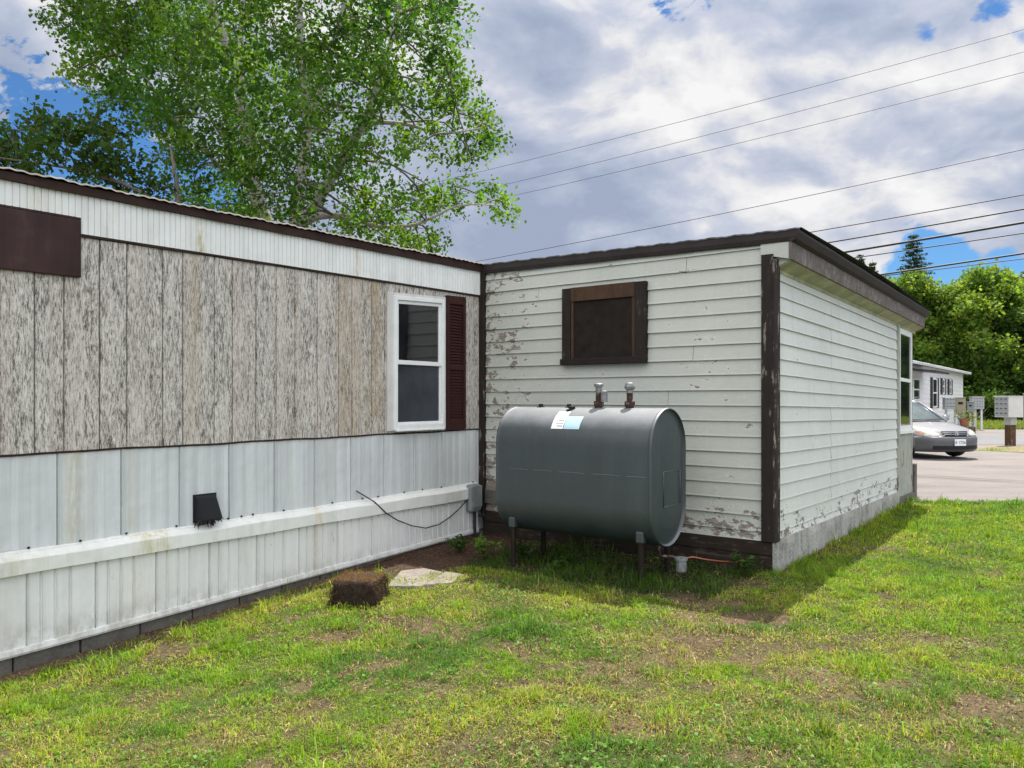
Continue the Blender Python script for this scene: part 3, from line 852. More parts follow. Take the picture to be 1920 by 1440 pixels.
# ------------------------------------------------------------------ shed
def shed():
    t = empty('shed', (C0[0], C0[1], 0), math.atan2(LX[1], LX[0]),
              'pale green clapboard shed addition with peeling paint and dark flat roof, behind the oil tank', 'shed')
    S = lambda x, y, z: (x, y, z + .016 * min(0, y))
    zt = lambda x: 2.83 + .0175 * x
    body = MB(); body.box(.02, 3.22, -6.25, -.03, 0, 2.78, S); body.build('body', M['base_brown'], t)
    P0, H = 1.573, .1362
    # clapboards
    def courses(L0, L1, zmax, splits, zstart, put, seed):
        rnd = random.Random(seed); mb = MB()
        k0 = int(math.floor((zstart - P0) / H)); z = P0 + k0 * H
        while z < 3.0:
            za = max(z, zstart); zb = z + H
            segs = sorted([L0] + [s for s in splits if L0 < s < L1] + [L1])
            if rnd.random() < .45:
                segs = sorted(segs + [rnd.uniform(L0 + .5, L1 - .5)])
            for a, b in zip(segs[:-1], segs[1:]):
                a2, b2 = a + .0015, b - .0015
                n = max(2, int((b2 - a2) / .22)); xs = np.linspace(a2, b2, n)
                ja, jb = rnd.uniform(-.0015, .0015), rnd.uniform(-.002, .002)
                w = [rnd.uniform(-.0015, .0015) for _ in xs]
                r0, r1, r2, r3 = [], [], [], []
                for x, ww in zip(xs, w):
                    lim = zmax(x); lo = min(za + ww, lim); hi = min(zb + .006, lim)
                    r0.append(put(x, .001, lo)); r1.append(put(x,   .021 + ja + ww * .5, lo)); r2.append(put(x, .017 + ja, min(lo + .016, max(hi, lo)))); r3.append(put(x, .003 + jb, hi))
                if min(zmax(x) for x in xs) > za - .05:
                    mb.grid([r0, r1, r2, r3])
            z += H
        return mb
    f = courses(.085, 3.16, lambda x: zt(x) - .0, [], .27, lambda x, d, z: (x, d, z), 3)
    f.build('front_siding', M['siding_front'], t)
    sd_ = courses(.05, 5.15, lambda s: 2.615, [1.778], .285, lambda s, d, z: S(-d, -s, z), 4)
    sd_.build('side_siding', M['siding_side'], t)
    # corner post and inner corner trim
    mb = MB(); mb.box(-.012, .092, .0, .042, .27, 2.735); mb.build('corner_post', M['post'], t, bev=.004)
    mb = MB(); mb.box(-.042, -.012, -.055, .040, .27, 2.69); mb.build('corner_post', M['post_side'], t, bev=.004)
    mb = MB(); mb.box(3.155, 3.245, .0, .05, .20, 2.885); mb.build('corner_trim', M['post'], t, bev=.004)
    # roof: slab, front drip edge, right eave
    zr = lambda x: 2.922 + .0150 * x
    mb = MB(); xs = np.linspace(-.235, 3.30, 90)
    rows = []
    for y, dz in ((.052, -.012), (.055, .0), (.0, .014), (-2, .05), (-4, .05), (-6.45, .0)):
        rows.append([S(x, y, zr(x) + .006 + dz + (.004 * math.sin(x * 26) + .003 * math.sin(x * 61) if y > 0 else .003 * math.sin(x * 26))) for x in xs])
    mb.grid(rows); mb.build('roof', M['shingle'], t, smooth=True)
    mb = MB(); xs = np.linspace(-.21, 3.29, 30)
    mb.grid([[S(x, .01, zr(x)) for x in xs], [S(x, .046, zr(x) + .002) for x in xs], [S(x, .048, zr(x) - .06) for x in xs], [S(x, .038, zr(x) - .095 - .003 * math.sin(x * 8)) for x in xs], [S(x, .016, zr(x) - .095) for x in xs]][::-1])
    mb.build('front_drip_edge', M['drip'], t)
    mb = MB()
    ys = np.linspace(.046, -6.45, 24)
    e = [(-.13, 2.915), (-.222, 2.918), (-.226, 2.895), (-.205, 2.842), (-.168, 2.822), (-.150, 2.822)]
    mb.grid([[S(x, y, z + .002 * math.sin(y * 5)) for y in ys] for x, z in e])
    mb.add([S(x, .046, z) for x, z in e], [tuple(range(len(e)))])
    mb.build('eave_drip_edge', M['drip'], t)
    mb = MB(); mb.box(-.164, -.140, -6.40, .036, 2.672, 2.826, S); mb.build('eave_fascia', M['fascia'], t, bev=.003)
    mb = MB()
    mb.grid([[S(-.141, y - .05, 2.676) for y in ys], [S(-.02, y - .05, 2.622) for y in ys], [S(-.016, y - .05, 2.592) for y in ys], [S(-.004, y - .05, 2.588) for y in ys]][::-1])
    mb.build('soffit', M['soffit'], t)
    # boxed end of the eave
    mb = MB()
    q = [(-.140, 2.678), (-.02, 2.728), (.10, 2.728), (.10, 2.826), (-.140, 2.826)]
    q2 = [(-.140, 2.682), (.10, 2.738), (.10, 2.828), (-.140, 2.824)]
    mb.add([(x, .030, z) for x, z in q2] + [(x, -.012, z) for x, z in q2], [(0, 1, 2, 3), (4, 7, 6, 5), (0, 4, 5, 1), (1, 5, 6, 2), (2, 6, 7, 3), (3, 7, 4, 0)])
    e3 = [(-.139, 2.684), (-.0, 2.74), (-.0, 2.56), (-.03, 2.56), (-.03, 2.624), (-.139, 2.672)]
    mb.add([(x, -.052, z) for x, z in e3] + [(x, -.014, z) for x, z in e3], [tuple(range(6)), tuple(range(11, 5, -1))] + [(i, (i + 1) % 6, 6 + (i + 1) % 6, 6 + i) for i in range(6)])
    mb.build('eave_return', M['siding_front'], t)
    # base
    mb = MB()
    mb.box(.0, 3.2, -.02, .012, -.12, .145); mb.box(.0, 3.2, -.02, .020, .15, .272)
    mb.build('base_board', M['base_brown'], t, bev=.004)
    mb = MB(); ys = np.linspace(.02, -5.2, 50)
    rows = []
    for k, (x, z) in enumerate(((.0, .290), (-.030, .283), (-.036, .22), (-.034, .10), (-.040, -.15))):
        rows.append([S(x + .006 * math.sin(y * 9 + k), y, z) if k > 1 else S(x, y, z) for y in ys])
    mb.grid(rows); mb.add([r[0] for r in rows] + [(.0, .02, -.15)], [tuple(range(6))])
    mb.build('concrete_base', M['base_conc'], t)
    # boarded window on the front
    mb = MB(); mb.box(1.182, 1.30, .004, .066, 1.845, 2.612); wn = mb.build('boarded_window', M['windark'], t, bev=.004)
    mb = MB(); mb.box(2.025, 2.123, .004, .066, 1.845, 2.612); mb.build('jamb', M['windark'], wn, bev=.004)
    mb = MB(); mb.box(1.30, 2.025, .004, .058, 2.475, 2.616); mb.box(1.30, 1.335, .004, .050, 1.90, 2.475); mb.box(1.995, 2.025, .004, .050, 1.90, 2.475)
    mb.build('inner_frame', M['winbrown'], wn, bev=.003)
    mb = MB(); mb.box(1.18, 2.14, .004, .078, 1.838, 1.90); mb.build('sill', M['windark'], wn, bev=.004)
    mb = MB(); mb.box(1.335, 1.995, .004, .036, 1.90, 2.475); mb.build('board', M['board'], wn)
    # far end: glazed panel with plywood below
    Y0, Y1 = -5.15, -6.22
    mb = MB()
    mb.box(-.035, .0, Y0 - .10, Y0 + .005, .26, 2.60, S); mb.box(-.028, .0, Y1, Y1 + .07, .1, 2.60, S)
    mb.build('end_trim', M['ply'], t, bev=.003)
    mb = MB(); mb.box(-.018, .0, Y1 + .07, Y0 - .10, .10, 1.13, S); mb.build('plywood_panel', M['ply'], t)
    a, b = Y1 + .07, Y0 - .10
    mb = MB()
    for (y0, y1, z0, z1) in ((a, a + .05, 1.13, 2.58), (b - .07, b, 1.13, 2.58), (a + .05, b - .07, 2.50, 2.58), (a + .05, b - .07, 1.83, 1.88), (a + .05, b - .07, 1.13, 1.20)):
        mb.box(-.030, -.002, y0, y1, z0, z1, S)
    mb.box(-.052, -.002, a - .02, b + .02, 1.085, 1.13, S)
    w2 = mb.build('side_window', M['vinyl'], t, bev=.003)
    mb = MB(); mb.box(-.016, -.004, a + .05, b - .07, 1.88, 2.50, S); mb.build('pane', M['glass'], w2)
    mb = MB(); mb.box(-.016, -.004, a + .05, b - .07, 1.20, 1.83, S); mb.build('pane', M['glass'], w2)
    mb = MB(); mb.box(-.05, .1, -6.46, -5.2, -.1, .20, S); mb.box(-.06, .1, -6.40, -6.22, .2, .62, S); mb.build('step_block', M['block'], t, bev=.01)
    # exposed masonry where boards are missing, low at the inner corner
    mb = MB(); mb.box(2.76, 3.15, .018, .042, .35, .50); mb.build('exposed_block', M['block'], t, bev=.004)


shed()


# ------------------------------------------------------------------ oil tank
def oil_tank():
    t = empty('oil_tank', (C0[0], C0[1], 0), math.atan2(LX[1], LX[0]),
              'dark grey upright fuel oil tank on legs in front of the pale green shed wall', 'oil tank')
    X0, X1, YC, RR = .585, 2.135, .81, .323
    ZB, ZT = .288, 1.42; zc0, zc1 = ZB + RR, ZT - RR
    def ring(x, k=1.0, n=20):
        r = RR * k if k <= 1 else RR * k; off = (1 - k) * RR
        r = RR - off; pts = []
        for j in range(n + 1):
            a = math.pi * j / n; pts.append((x, YC + r * math.cos(a), zc1 + r * math.sin(a)))
        for j in range(n + 1):
            a = math.pi + math.pi * j / n; pts.append((x, YC + r * math.cos(a), zc0 + r * math.sin(a)))
        return pts
    mb = MB(); rows = [ring(X0), ring(X0 + .012, 1.012), ring(X0 + .03, 1.0), ring(X1 - .03, 1.0), ring(X1 - .012, 1.012), ring(X1)]
    m = len(rows[0])
    for a, b in zip(rows[:-1], rows[1:]):
        mb.add(a + b, [(k, (k + 1) % m, m + (k + 1) % m, m + k) for k in range(m)])
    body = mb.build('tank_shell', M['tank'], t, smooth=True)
    # dished ends, set in behind a rolled rim
    for xe, s in ((X0, 1), (X1, -1)):
        mb = MB(); prev = None
        for x, k in ((xe, 1.0), (xe - s * .004, .985), (xe + s * .018, .955), (xe + s * .022, .93), (xe + s * .010, .80), (xe - s * .004, .55), (xe - s * .012, .2)):
            r = ring(x, k)
            if prev: mb.add(prev + r, [(q, (q + 1) % m, m + (q + 1) % m, m + q) for q in range(m)])
            prev = r
        mb.add(prev, [tuple(range(m))])
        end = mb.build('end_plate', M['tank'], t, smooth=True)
        if s == 1:
            mb = MB(); z0, z1, y0, y1 = .62, .905, YC - .19, YC + .12
            q = [(xe - .010, y0, z0), (xe - .010, y1, z0), (xe - .010, y1, z1), (xe - .010, y0, z1), (xe - .010, y0, z0)]
            for a, b in zip(q[:-1], q[1:]): mb.tube([a, b], .004, 6)
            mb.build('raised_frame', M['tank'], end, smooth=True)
    # horizontal weld seam along the front
    mb = MB()
    for a, b in ((X0 + .05, .80), (.86, 1.12), (1.2, 1.45), (1.52, 1.72), (1.78, 1.98)):
        mb.tube([(a, YC + RR, .872), ((a + b) / 2, YC + RR, .875), (b, YC + RR, .873)], .0035, 5)
    mb.build('weld_seam', M['weld'], t)
    # pipes
    for x, w in ((1.25, 1), (.946, 0)):
        mb = MB(); mb.lathe((x, YC, 0), [(.036, 1.40), (.036, 1.43), (.044, 1.432), (.044, 1.475), (.034, 1.478), (.026, 1.48), (.026, 1.55)], 12)
        p = mb.build('filler_pipe' if w else 'vent_pipe', M['rusty'], t)
        mb = MB()
        if w:
            mb.lathe((x, YC, 0), [(.028, 1.548), (.028, 1.60), (.038, 1.602), (.040, 1.625), (.028, 1.632)], 12)
            mb.lathe((x - .055, YC, 0), [(.030, 1.47), (.030, 1.555), (.024, 1.565), (.008, 1.57)], 10)
        else:
            mb.lathe((x, YC, 0), [(.030, 1.545), (.030, 1.575), (.042, 1.578), (.046, 1.60), (.034, 1.628), (.012, 1.636)], 12)
        mb.build('cap', M['galv'], p)
    for x in (1.862, 1.555):
        mb = MB(); mb.lathe((x, YC, 0), [(.040, 1.41), (.040, 1.426), (.022, 1.428), (.022, 1.450)], 6); mb.build('plug', M['black'], t)
    mb = MB(); mb.lathe((1.47, YC + .09, 0), [(.02, 1.39), (.02, 1.41), (.032, 1.412), (.032, 1.43), (.01, 1.436)], 10); mb.build('gauge', M['black'], t)
    mb = MB(); mb.tube([(1.46, YC + .11, 1.405), (1.48, YC + .155, 1.395)], .010, 6); mb.build('gauge_stem', M['black'], t)
    # labels on the shoulder
    def arcpatch(x0, x1, a0, a1, r=RR + .003):
        rows = []
        for j in range(7):
            a = R(a0 + (a1 - a0) * j / 6)
            rows.append([(x, YC + r * math.cos(a), zc1 + r * math.sin(a)) for x in (x0, x1)])
        return MB().grid(rows)
    arcpatch(1.435, 1.555, 26, 62).build('label', M['sticker'], t)
    arcpatch(1.27, 1.430, 26, 50).build('label', M['sticker_blue'], t)
    mb = MB()
    for k in range(6):
        a0 = 30 + k * 5; arc = arcpatch(1.445, 1.50 + .03 * random.random(), a0, a0 + 1.3, RR + .0045); mb.add(arc.v, arc.f)
    mb.build('label_print', M['ink'], t)
    # legs with their cup brackets
    for x in (.715, 2.0):
        for y in (YC - .24, YC + .24):
            mb = MB(); mb.tube([(x, y, -.06), (x, y, .47)], .024, 10); lg = mb.build('leg', M['leg'], t)
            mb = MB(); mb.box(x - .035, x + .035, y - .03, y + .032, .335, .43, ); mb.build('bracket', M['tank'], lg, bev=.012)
            mb = MB(); mb.lathe((x, y, 0), [(.06, -.02), (.06, .012), (.03, .016)], 12); mb.build('foot', M['leg'], lg)
    # outlet valve, filter and copper line
    mb = MB(); mb.tube([(.68, YC - .02, .30), (.68, YC - .02, .20), (.60, YC - .06, .19), (.52, YC - .05, .19)], .014, 8); mb.build('outlet_pipe', M['rusty'], t)
    mb = MB(); mb.lathe((.50, YC - .05, 0), [(.040, .085), (.043, .10), (.043, .175), (.052, .178), (.052, .20), (.03, .205)], 12); mb.build('fuel_filter', M['galv'], t)
    pts = [(.48, YC - .05, .195), (.42, YC - .1, .205), (.36, YC - .25, .165), (.30, YC - .42, .13), (.26, YC - .60, .10), (.2, .03, .09)]
    mb = MB(); mb.tube(pts, .006, 6); mb.build('copper_line', M['copper'], t, smooth=True)


oil_tank()


# ------------------------------------------------------------------ small things on the ground
def peat_block():
    rows = []; n = 40
    cx_, cy_ = -1.19, 6.03
    g = float(gz(cx_, cy_))
    t = empty('peat_block', (cx_, cy_, g), R(-8), 'dark brown fibrous block with dry brown top, on the grass by the white skirting', 'block')
    mb = MB()
    hx, hy, hz = .172, .16, .212
    def shell(u, v):  # rounded box from cube faces
        return u, v
    import itertools
    k = 12
    def face(fn):
        mb.grid([[fn(-1 + 2 * i / k, -1 + 2 * j / k) for i in range(k + 1)] for j in range(k + 1)])
    def P(a, b, c):
        v = Vector((a, b, c)); m = max(abs(a), abs(b), abs(c))
        p8 = (abs(a) ** 6 + abs(b) ** 6 + abs(c) ** 6) ** (1 / 6)
        s = 1 / p8
        nn = float(fbm(np.array(a * 2.1 + c), np.array(b * 2.1 - c * 1.3), 8, 3)) - .5
        q = v * s * (1 + .10 * nn)
        flare = 1.0 + .10 * (1 - (q.z + 1) / 2)
        return (q.x * hx * flare, q.y * hy * flare, q.z * hz / 2 * 1.0 + hz / 2 - .02)
    face(lambda a, b: P(a, b, 1)); face(lambda a, b: P(a, -1, b)); face(lambda a, b: P(a, 1, b)); face(lambda a, b: P(1, a, b)); face(lambda a, b: P(-1, a, b))
    core = mb.build('core', M['peat'], t, smooth=True)
    # loose fibres, brown on the sides, dry straw on top
    N = 5200
    a = rng.uniform(-1, 1, N); b = rng.uniform(-1, 1, N); side = rng.integers(0, 5, N)
    p = np.zeros((N, 3)); nrm = np.zeros((N, 3))
    for s in range(5):
        i = side == s
        if s == 0: p[i] = np.stack([a[i] * hx, b[i] * hy, np.full(i.sum(), hz - .02)], 1); nrm[i] = (0, 0, 1)
        else:
            ax = 0 if s < 3 else 1; sg = 1 if s % 2 else -1
            q = np.zeros((i.sum(), 3)); zz = (b[i] + 1) / 2
            fl = 1 + .10 * (1 - zz)
            q[:, ax] = sg * (hx if ax == 0 else hy) * fl; q[:, 1 - ax] = a[i] * (hy if ax == 0 else hx) * fl; q[:, 2] = zz * hz - .03
            p[i] = q; v = np.zeros(3); v[ax] = sg; nrm[i] = v
    dirv = rng.normal(size=(N, 3)) + nrm * .35; dirv /= np.linalg.norm(dirv, axis=1)[:, None]
    L = rng.uniform(.012, .045, N)[:, None]; sd_ = np.cross(dirv, rng.normal(size=(N, 3))); sd_ /= np.linalg.norm(sd_, axis=1)[:, None]
    w = rng.uniform(.0012, .0028, N)[:, None]
    V = np.stack([p - sd_ * w, p + sd_ * w, p + dirv * L], 1).reshape(-1, 3)
    F = np.arange(N * 3).reshape(-1, 3)
    top = (side == 0)[:, None]
    c = np.where(top, np.array([.19, .105, .050]), np.array([.056, .030, .018])) * rng.uniform(.5, 1.6, (N, 1))
    c = np.where((rng.random((N, 1)) < .07) & ~top, np.array([.20, .14, .085]), c)
    np_mesh('fibres', V, F, M['grass'], t, np.repeat(c, 3, 0))


peat_block()


def slab(name, pts, h, label):
    c = np.mean(pts, 0)
    t = empty(name, (c[0], c[1], float(gz(*c))), 0)
    bpy.data.objects.remove(t)
    g = float(gz(*c))
    mb = MB(); n = len(pts)
    vs = [(x - c[0], y - c[1], -.05) for x, y in pts] + [(x - c[0], y - c[1], h) for x, y in pts]
    mb.add(vs, [tuple(range(n, 2 * n)), tuple(range(n - 1, -1, -1))] + [(i, (i + 1) % n, n + (i + 1) % n, n + i) for i in range(n)])
    o = mb.build(name, M['slab'], None, bev=.008); o.location = (c[0], c[1], g)
    tag(o, label, 'paving slab', 'paving slabs by the mobile home')


slab('paving_slab', [(-1.02, 6.30), (-.74, 6.30), (-.60, 6.80), (-.80, 6.98), (-.99, 6.86)], .012, 'sunlit pinkish paving slab next to the brown fibrous block')
slab('paving_slab', [(-.72, 6.31), (-.50, 6.38), (-.43, 6.70), (-.585, 6.78)], .018, 'sunlit paving slab at the edge of the tank shadow, farther from the brown block')


def leaf_arrays(Pc, size, r, updir=.5, aspect=.8):
    """rhombic folded leaves at points Pc, sizes (n,)"""
    N = len(Pc)
    n = r.normal(size=(N, 3)); n[:, 2] += updir * 1.5; n /= np.linalg.norm(n, axis=1)[:, None]
    a = np.cross(n, r.normal(size=(N, 3))); a /= np.linalg.norm(a, axis=1)[:, None] + 1e-9
    b = np.cross(n, a); s = size[:, None]
    fold = n * s * .12
    base = Pc - a * s * .5; tip = Pc + a * s * .55 - fold * .6
    l = Pc - a * s * .08 + b * s * aspect * .5 + fold; rt = Pc - a * s * .08 - b * s * aspect * .5 + fold
    V = np.stack([base, rt, tip, l], 1).reshape(-1, 3)
    F = np.arange(N * 4).reshape(-1, 4)
    return V, F


# ------------------------------------------------------------------ grass
def blades(P, h, w, lean, cols, name, seed, label=None):
    r = np.random.default_rng(seed); N = len(P)
    az = r.uniform(0, 2 * np.pi, N); ln = r.uniform(0, 1, N) ** .7 * lean
    side = np.stack([np.cos(az), np.sin(az), np.zeros(N)], 1)
    az2 = az + np.pi / 2 + r.normal(0, .5, N)
    dr = np.stack([np.cos(az2), np.sin(az2), np.zeros(N)], 1)
    up = np.array([0, 0, 1.0])
    H = h[:, None]; W = w[:, None]; Ln = ln[:, None]
    mid = P + up * H * .6 * (1 - .25 * Ln) + dr * H * .30 * Ln
    tip = P + up * H * (1 - .60 * Ln) + dr * H * (.85 * Ln + .12)
    V = np.stack([P - side * W, P + side * W, mid + side * W * .8, mid - side * W * .8, tip], 1).reshape(-1, 3)
    b = np.arange(N)[:, None] * 5
    F = np.concatenate([np.concatenate([b + 0, b + 1, b + 2], 1), np.concatenate([b + 0, b + 2, b + 3], 1), np.concatenate([b + 3, b + 2, b + 4], 1)], 0)
    o = np_mesh(name, V, F, M['grass'], None, np.repeat(cols, 5, 0))
    return o


def lawn():
    r = np.random.default_rng(5)
    parts = []
    for (y0, y1, dens, hh, ww) in ((2.3, 4.6, 13500, .029, .0020), (4.6, 7.2, 8800, .031, .0025), (7.2, 9.6, 5000, .034, .0033), (9.6, 11.5, 3000, .036, .0044)):
        x0, x1 = -.80 * y1 - .3, .80 * y1 + .5
        n = int((x1 - x0) * (y1 - y0) * dens)
        x = r.uniform(x0, x1, n); y = r.uniform(y0, y1, n)
        k = (~on_building(x, y)) & (np.abs(x) < .76 * y + .6)
        k &= ~((y > 11.32 + .12 * (fbm(x * 3, y * 0, 6, 3) - .5) * 2) & (x > 5.6))
        u, d = mh_uv(x, y)
        k &= ~((d < -.05) & (u > -4.2))
        sl = (u < 1.95) & (u > -.2) & (d < .75) & (d > -.1)
        k &= ~(sl & (r.random(n) < .93))
        k &= ~(((x + 1.19) ** 2 + (y - 6.03) ** 2) < .15 ** 2)
        x, y = x[k], y[k]
        dm = dirt_mask(x, y)
        dens_n = fbm(x * 9, y * 9, 41, 3)
        kk = r.random(len(x)) > dm * 1.15 - .06
        kk &= r.random(len(x)) < (.55 + .9 * dens_n)
        x, y, dm = x[kk], y[kk], dm[kk]
        parts.append((x, y, dm, hh * r.lognormal(0, .33, len(x)), ww * r.uniform(.7, 1.4, len(x))))
    x = np.concatenate([p[0] for p in parts]); y = np.concatenate([p[1] for p in parts]); dm = np.concatenate([p[2] for p in parts])
    h = np.concatenate([p[3] for p in parts]); w = np.concatenate([p[4] for p in parts])
    N = len(x)
    f1 = fbm(x * .8, y * .8, 51, 3); f2 = fbm(x * 3.1, y * 3.1, 61, 3); f3 = fbm(x * 1.6, y * 1.6, 71, 3)
    yel = np.array([.27, .37, .022]); mid = np.array([.140, .275, .022]); deep = np.array([.075, .185, .026]); straw = np.array([.46, .36, .17]); brn = np.array([.13, .085, .05])
    t = np.clip((f1 * .5 + f2 * .5 - .35) / .3 + r.normal(0, .3, N), 0, 1)[:, None]
    c = mid * (1 - t) + yel * t
    dd = (sstep(f3 + r.normal(0, .06, N), .56, .68) * .85)[:, None]; c = c * (1 - dd) + deep * dd
    right = sstep(x - .3 * y, .2, 2.6)
    ps = np.clip(.07 + .80 * sstep(f2 * .6 + f1 * .4, .44, .62) * (1 - .65 * right) + dm * 1.3, 0, .93) * (1 - .55 * right)
    st = r.random(N) < ps * .58
    c[st] = straw * r.uniform(.55, 1.25, (st.sum(), 1))
    bm = r.random(N) < .05 + dm * .25
    c[bm] = brn * r.uniform(.5, 1.5, (bm.sum(), 1))
    c *= r.uniform(.72, 1.28, (N, 1))
    h = h * np.where(st, .75, 1.0) * (1 - .35 * dm) * (.55 + .95 * sstep(fbm(x * 7.5, y * 7.5, 91, 3), .32, .68))
    c *= (.62 + .62 * fbm(x * 22, y * 22, 93, 2))[:, None]
    # taller ragged growth against the foundations and under the tank
    u, d = mh_uv(x, y); sx, sy = sh_xy(x, y)
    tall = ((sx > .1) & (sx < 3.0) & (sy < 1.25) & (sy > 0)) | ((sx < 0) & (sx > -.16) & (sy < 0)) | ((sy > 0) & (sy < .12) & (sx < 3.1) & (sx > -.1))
    c = np.where(((sx > .1) & (sx < 3.2) & (sy < 1.3))[:, None], c * np.array([.26, .38, .4]), c)  # blade colours darkened to paint in the shade around the tank
    h = np.where(tall & (r.random(N) < .5), h * r.uniform(1.3, 2.8, N), h)
    h = h * (1 + .9 * sstep(fbm(x * 4.3, y * 4.3, 111, 3), .58, .70))
    nb = (d < .42) & (d > .2) & (u > 1.9); h = np.where(nb, h * 1.5, h)
    P = np.stack([x, y, gz(x, y) - .003], 1)
    lean = np.where(st, 1.6, 1.25)
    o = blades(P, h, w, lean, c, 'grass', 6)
    tag(o, 'mown lawn grass, green mixed with dry straw', 'grass', kind='stuff')
    print('grass blades', N)
    # dead leaves, needles and flat straw lying on the bare soil
    n = 210000
    x = r.uniform(-4.6, 5.4, n); y = 2.4 + 6.4 * r.random(n) ** 1.25
    k = (~on_building(x, y)) & (np.abs(x) < .72 * y + .4) & (mh_uv(x, y)[1] > .03) & ~((x > -1.0) & (x < -.45) & (y > 6.33) & (y < 6.9))
    x, y = x[k], y[k]; dm = dirt_mask(x, y); cm = corner_mask(x, y)
    k = (r.random(len(x)) < dm * .5 + cm * .4 + .30 * sstep(fbm(x * 2.4, y * 2.4, 19, 3), .36, .6) + .08); x, y, cm = x[k], y[k], cm[k]; N = len(x)
    P = np.stack([x, y, gz(x, y) + r.uniform(.002, .016, N)], 1)
    V, F = leaf_arrays(P, r.uniform(.010, .036, N), r, 1.6, .22)
    c = np.where(r.random((N, 1)) < .45, np.array([.36, .275, .155]), np.array([.12, .075, .046])) * r.uniform(.4, 1.3, (N, 1))
    c = np.where((cm > .5)[:, None], np.array([.11, .060, .038]) * r.uniform(.4, 1.9, (N, 1)), c)
    o = np_mesh('leaf_litter', V, F, M['grass'], None, np.repeat(c, 4, 0))
    tag(o, 'dead leaves and straw scattered on bare soil', 'leaf litter', kind='stuff')
    # clover and small broad leaves between the blades
    n = 34000
    x = r.uniform(-4.0, 6.0, n); y = 2.4 + 6.0 * r.random(n) ** 1.2
    k = (~on_building(x, y)) & (np.abs(x) < .72 * y + .4) & (mh_uv(x, y)[1] > .25)
    x, y = x[k], y[k]
    k = (r.random(len(x)) < sstep(fbm(x * 1.9, y * 1.9, 101, 4), .53, .66) * (1 - dirt_mask(x, y))); x, y = x[k], y[k]; N = len(x)
    P = np.stack([x, y, gz(x, y) + r.uniform(.012, .034, N)], 1)
    V, F = leaf_arrays(P, r.uniform(.012, .024, N), r, 2.2, .95)
    c = np.array([.105, .225, .032]) * r.uniform(.6, 1.5, (N, 1))
    tag(np_mesh('clover', V, F, M['grass'], None, np.repeat(c, 4, 0)), 'clover and small broad leaves in the lawn', 'clover', kind='stuff')
    # rough grass on the island and the verge beyond the road
    n = 26000
    x = r.uniform(13.5, 34, n); y = r.uniform(19.4, 24, n)
    k = (y < 22.1 - 1.0 * sstep(x, 13.5, 15) + .5 * (fbm(x, y, 8, 2) - .5)) & (y > 22.1 - 2.4 * sstep(x, 13.2, 15.0)) & (r.random(n) < sstep(fbm(x * 1.5, y * 1.5, 12, 4), .7, .35))
    x, y = x[k], y[k]; n2 = 42000
    x2 = r.uniform(14, 60, n2); y2 = 37.0 + 17 * r.random(n2) ** 1.6 + .4 * fbm(x2, x2 * 0, 3, 2); x = np.concatenate([x, x2]); y = np.concatenate([y, y2]); N = len(x)
    z = np.where(y < 30, .03, .0)
    t = r.random((N, 1)) * (fbm(x * .6, y * .6, 2, 3)[:, None] + .3)
    c = np.array([.10, .17, .03]) * (1 - t) + np.array([.24, .25, .05]) * t
    o = blades(np.stack([x, y, z], 1), np.where(y < 30, .08, .16) * r.lognormal(0, .3, N), np.where(y < 30, .009, .025), np.ones(N), c, 'verge_grass', 9)
    tag(o, 'rough verge grass beyond the driveway and along the road', 'grass', kind='stuff')


lawn()


# ------------------------------------------------------------------ leaves and trees
def crown(name, clumps, per_m2, leaf, cols, mat, parent, seed, twig=.35, origin=(0, 0, 0), updir=.5, kr=(13, 24), spread=1.0):
    r = np.random.default_rng(seed); Ps = []; Cs = []; twigs = MB()
    o = np.array(origin)
    for (x, y, z, ra, rb) in clumps:
        rad = np.array([ra, (ra + rb) * .5, rb]); vol = ra * rb
        nt = max(5, int(vol * per_m2))
        cl = r.random()
        for _ in range(nt):
            dv = r.normal(size=3); dv /= np.linalg.norm(dv); rr = r.random() ** .45
            c = np.array([x, y, z]) + dv * rad * rr
            tipd = dv * np.array([1, 1, .55]) + np.array([0, 0, -.25]) + r.normal(size=3) * .5; tipd /= np.linalg.norm(tipd)
            L = twig * r.uniform(.6, 1.4); k = int(r.integers(*kr))
            tt = r.random(k) ** .8
            p = c + tipd * L * (tt[:, None] - .4) + r.normal(size=(k, 3)) * leaf * spread * (.9 + .3 * (1 - tt[:, None]))
            Ps.append(p)
            cc = cols[0] * (1 - cl) + cols[1] * cl
            cc = cc * r.uniform(.75, 1.25) * np.array([r.uniform(.85, 1.2), 1, r.uniform(.8, 1.2)])
            Cs.append(cc * r.uniform(.75, 1.25, (k, 1)))
            if r.random() < .5: twigs.tube([tuple(c - tipd * L * .6 - o), tuple(c + tipd * L * .5 - o)], [.007, .003], 4, False)
    P = np.concatenate(Ps); Cc = np.concatenate(Cs)
    V, F = leaf_arrays(P - o, leaf * r.lognormal(0, .22, len(P)), r, updir)
    ob = np_mesh(name, V, F, mat, parent, np.repeat(Cc, 4, 0))
    return ob, twigs, len(P)


def smooth_path(pts, rad, n=4):
    """Catmull-Rom through limb points"""
    pts = [Vector(p) for p in pts]; out = []; rr = []
    for i in range(len(pts) - 1):
        p0 = pts[max(i - 1, 0)]; p1 = pts[i]; p2 = pts[i + 1]; p3 = pts[min(i + 2, len(pts) - 1)]
        for j in range(n):
            t = j / n
            q = .5 * ((2 * p1) + (p2 - p0) * t + (2 * p0 - 5 * p1 + 4 * p2 - p3) * t * t + (3 * p1 - p0 - 3 * p2 + p3) * t ** 3)
            w = random.uniform(-.012, .012)
            out.append(q + Vector((w, w, 0))); rr.append(rad[i] * (1 - t) + rad[i + 1] * t)
    out.append(pts[-1]); rr.append(rad[-1])
    return out, rr


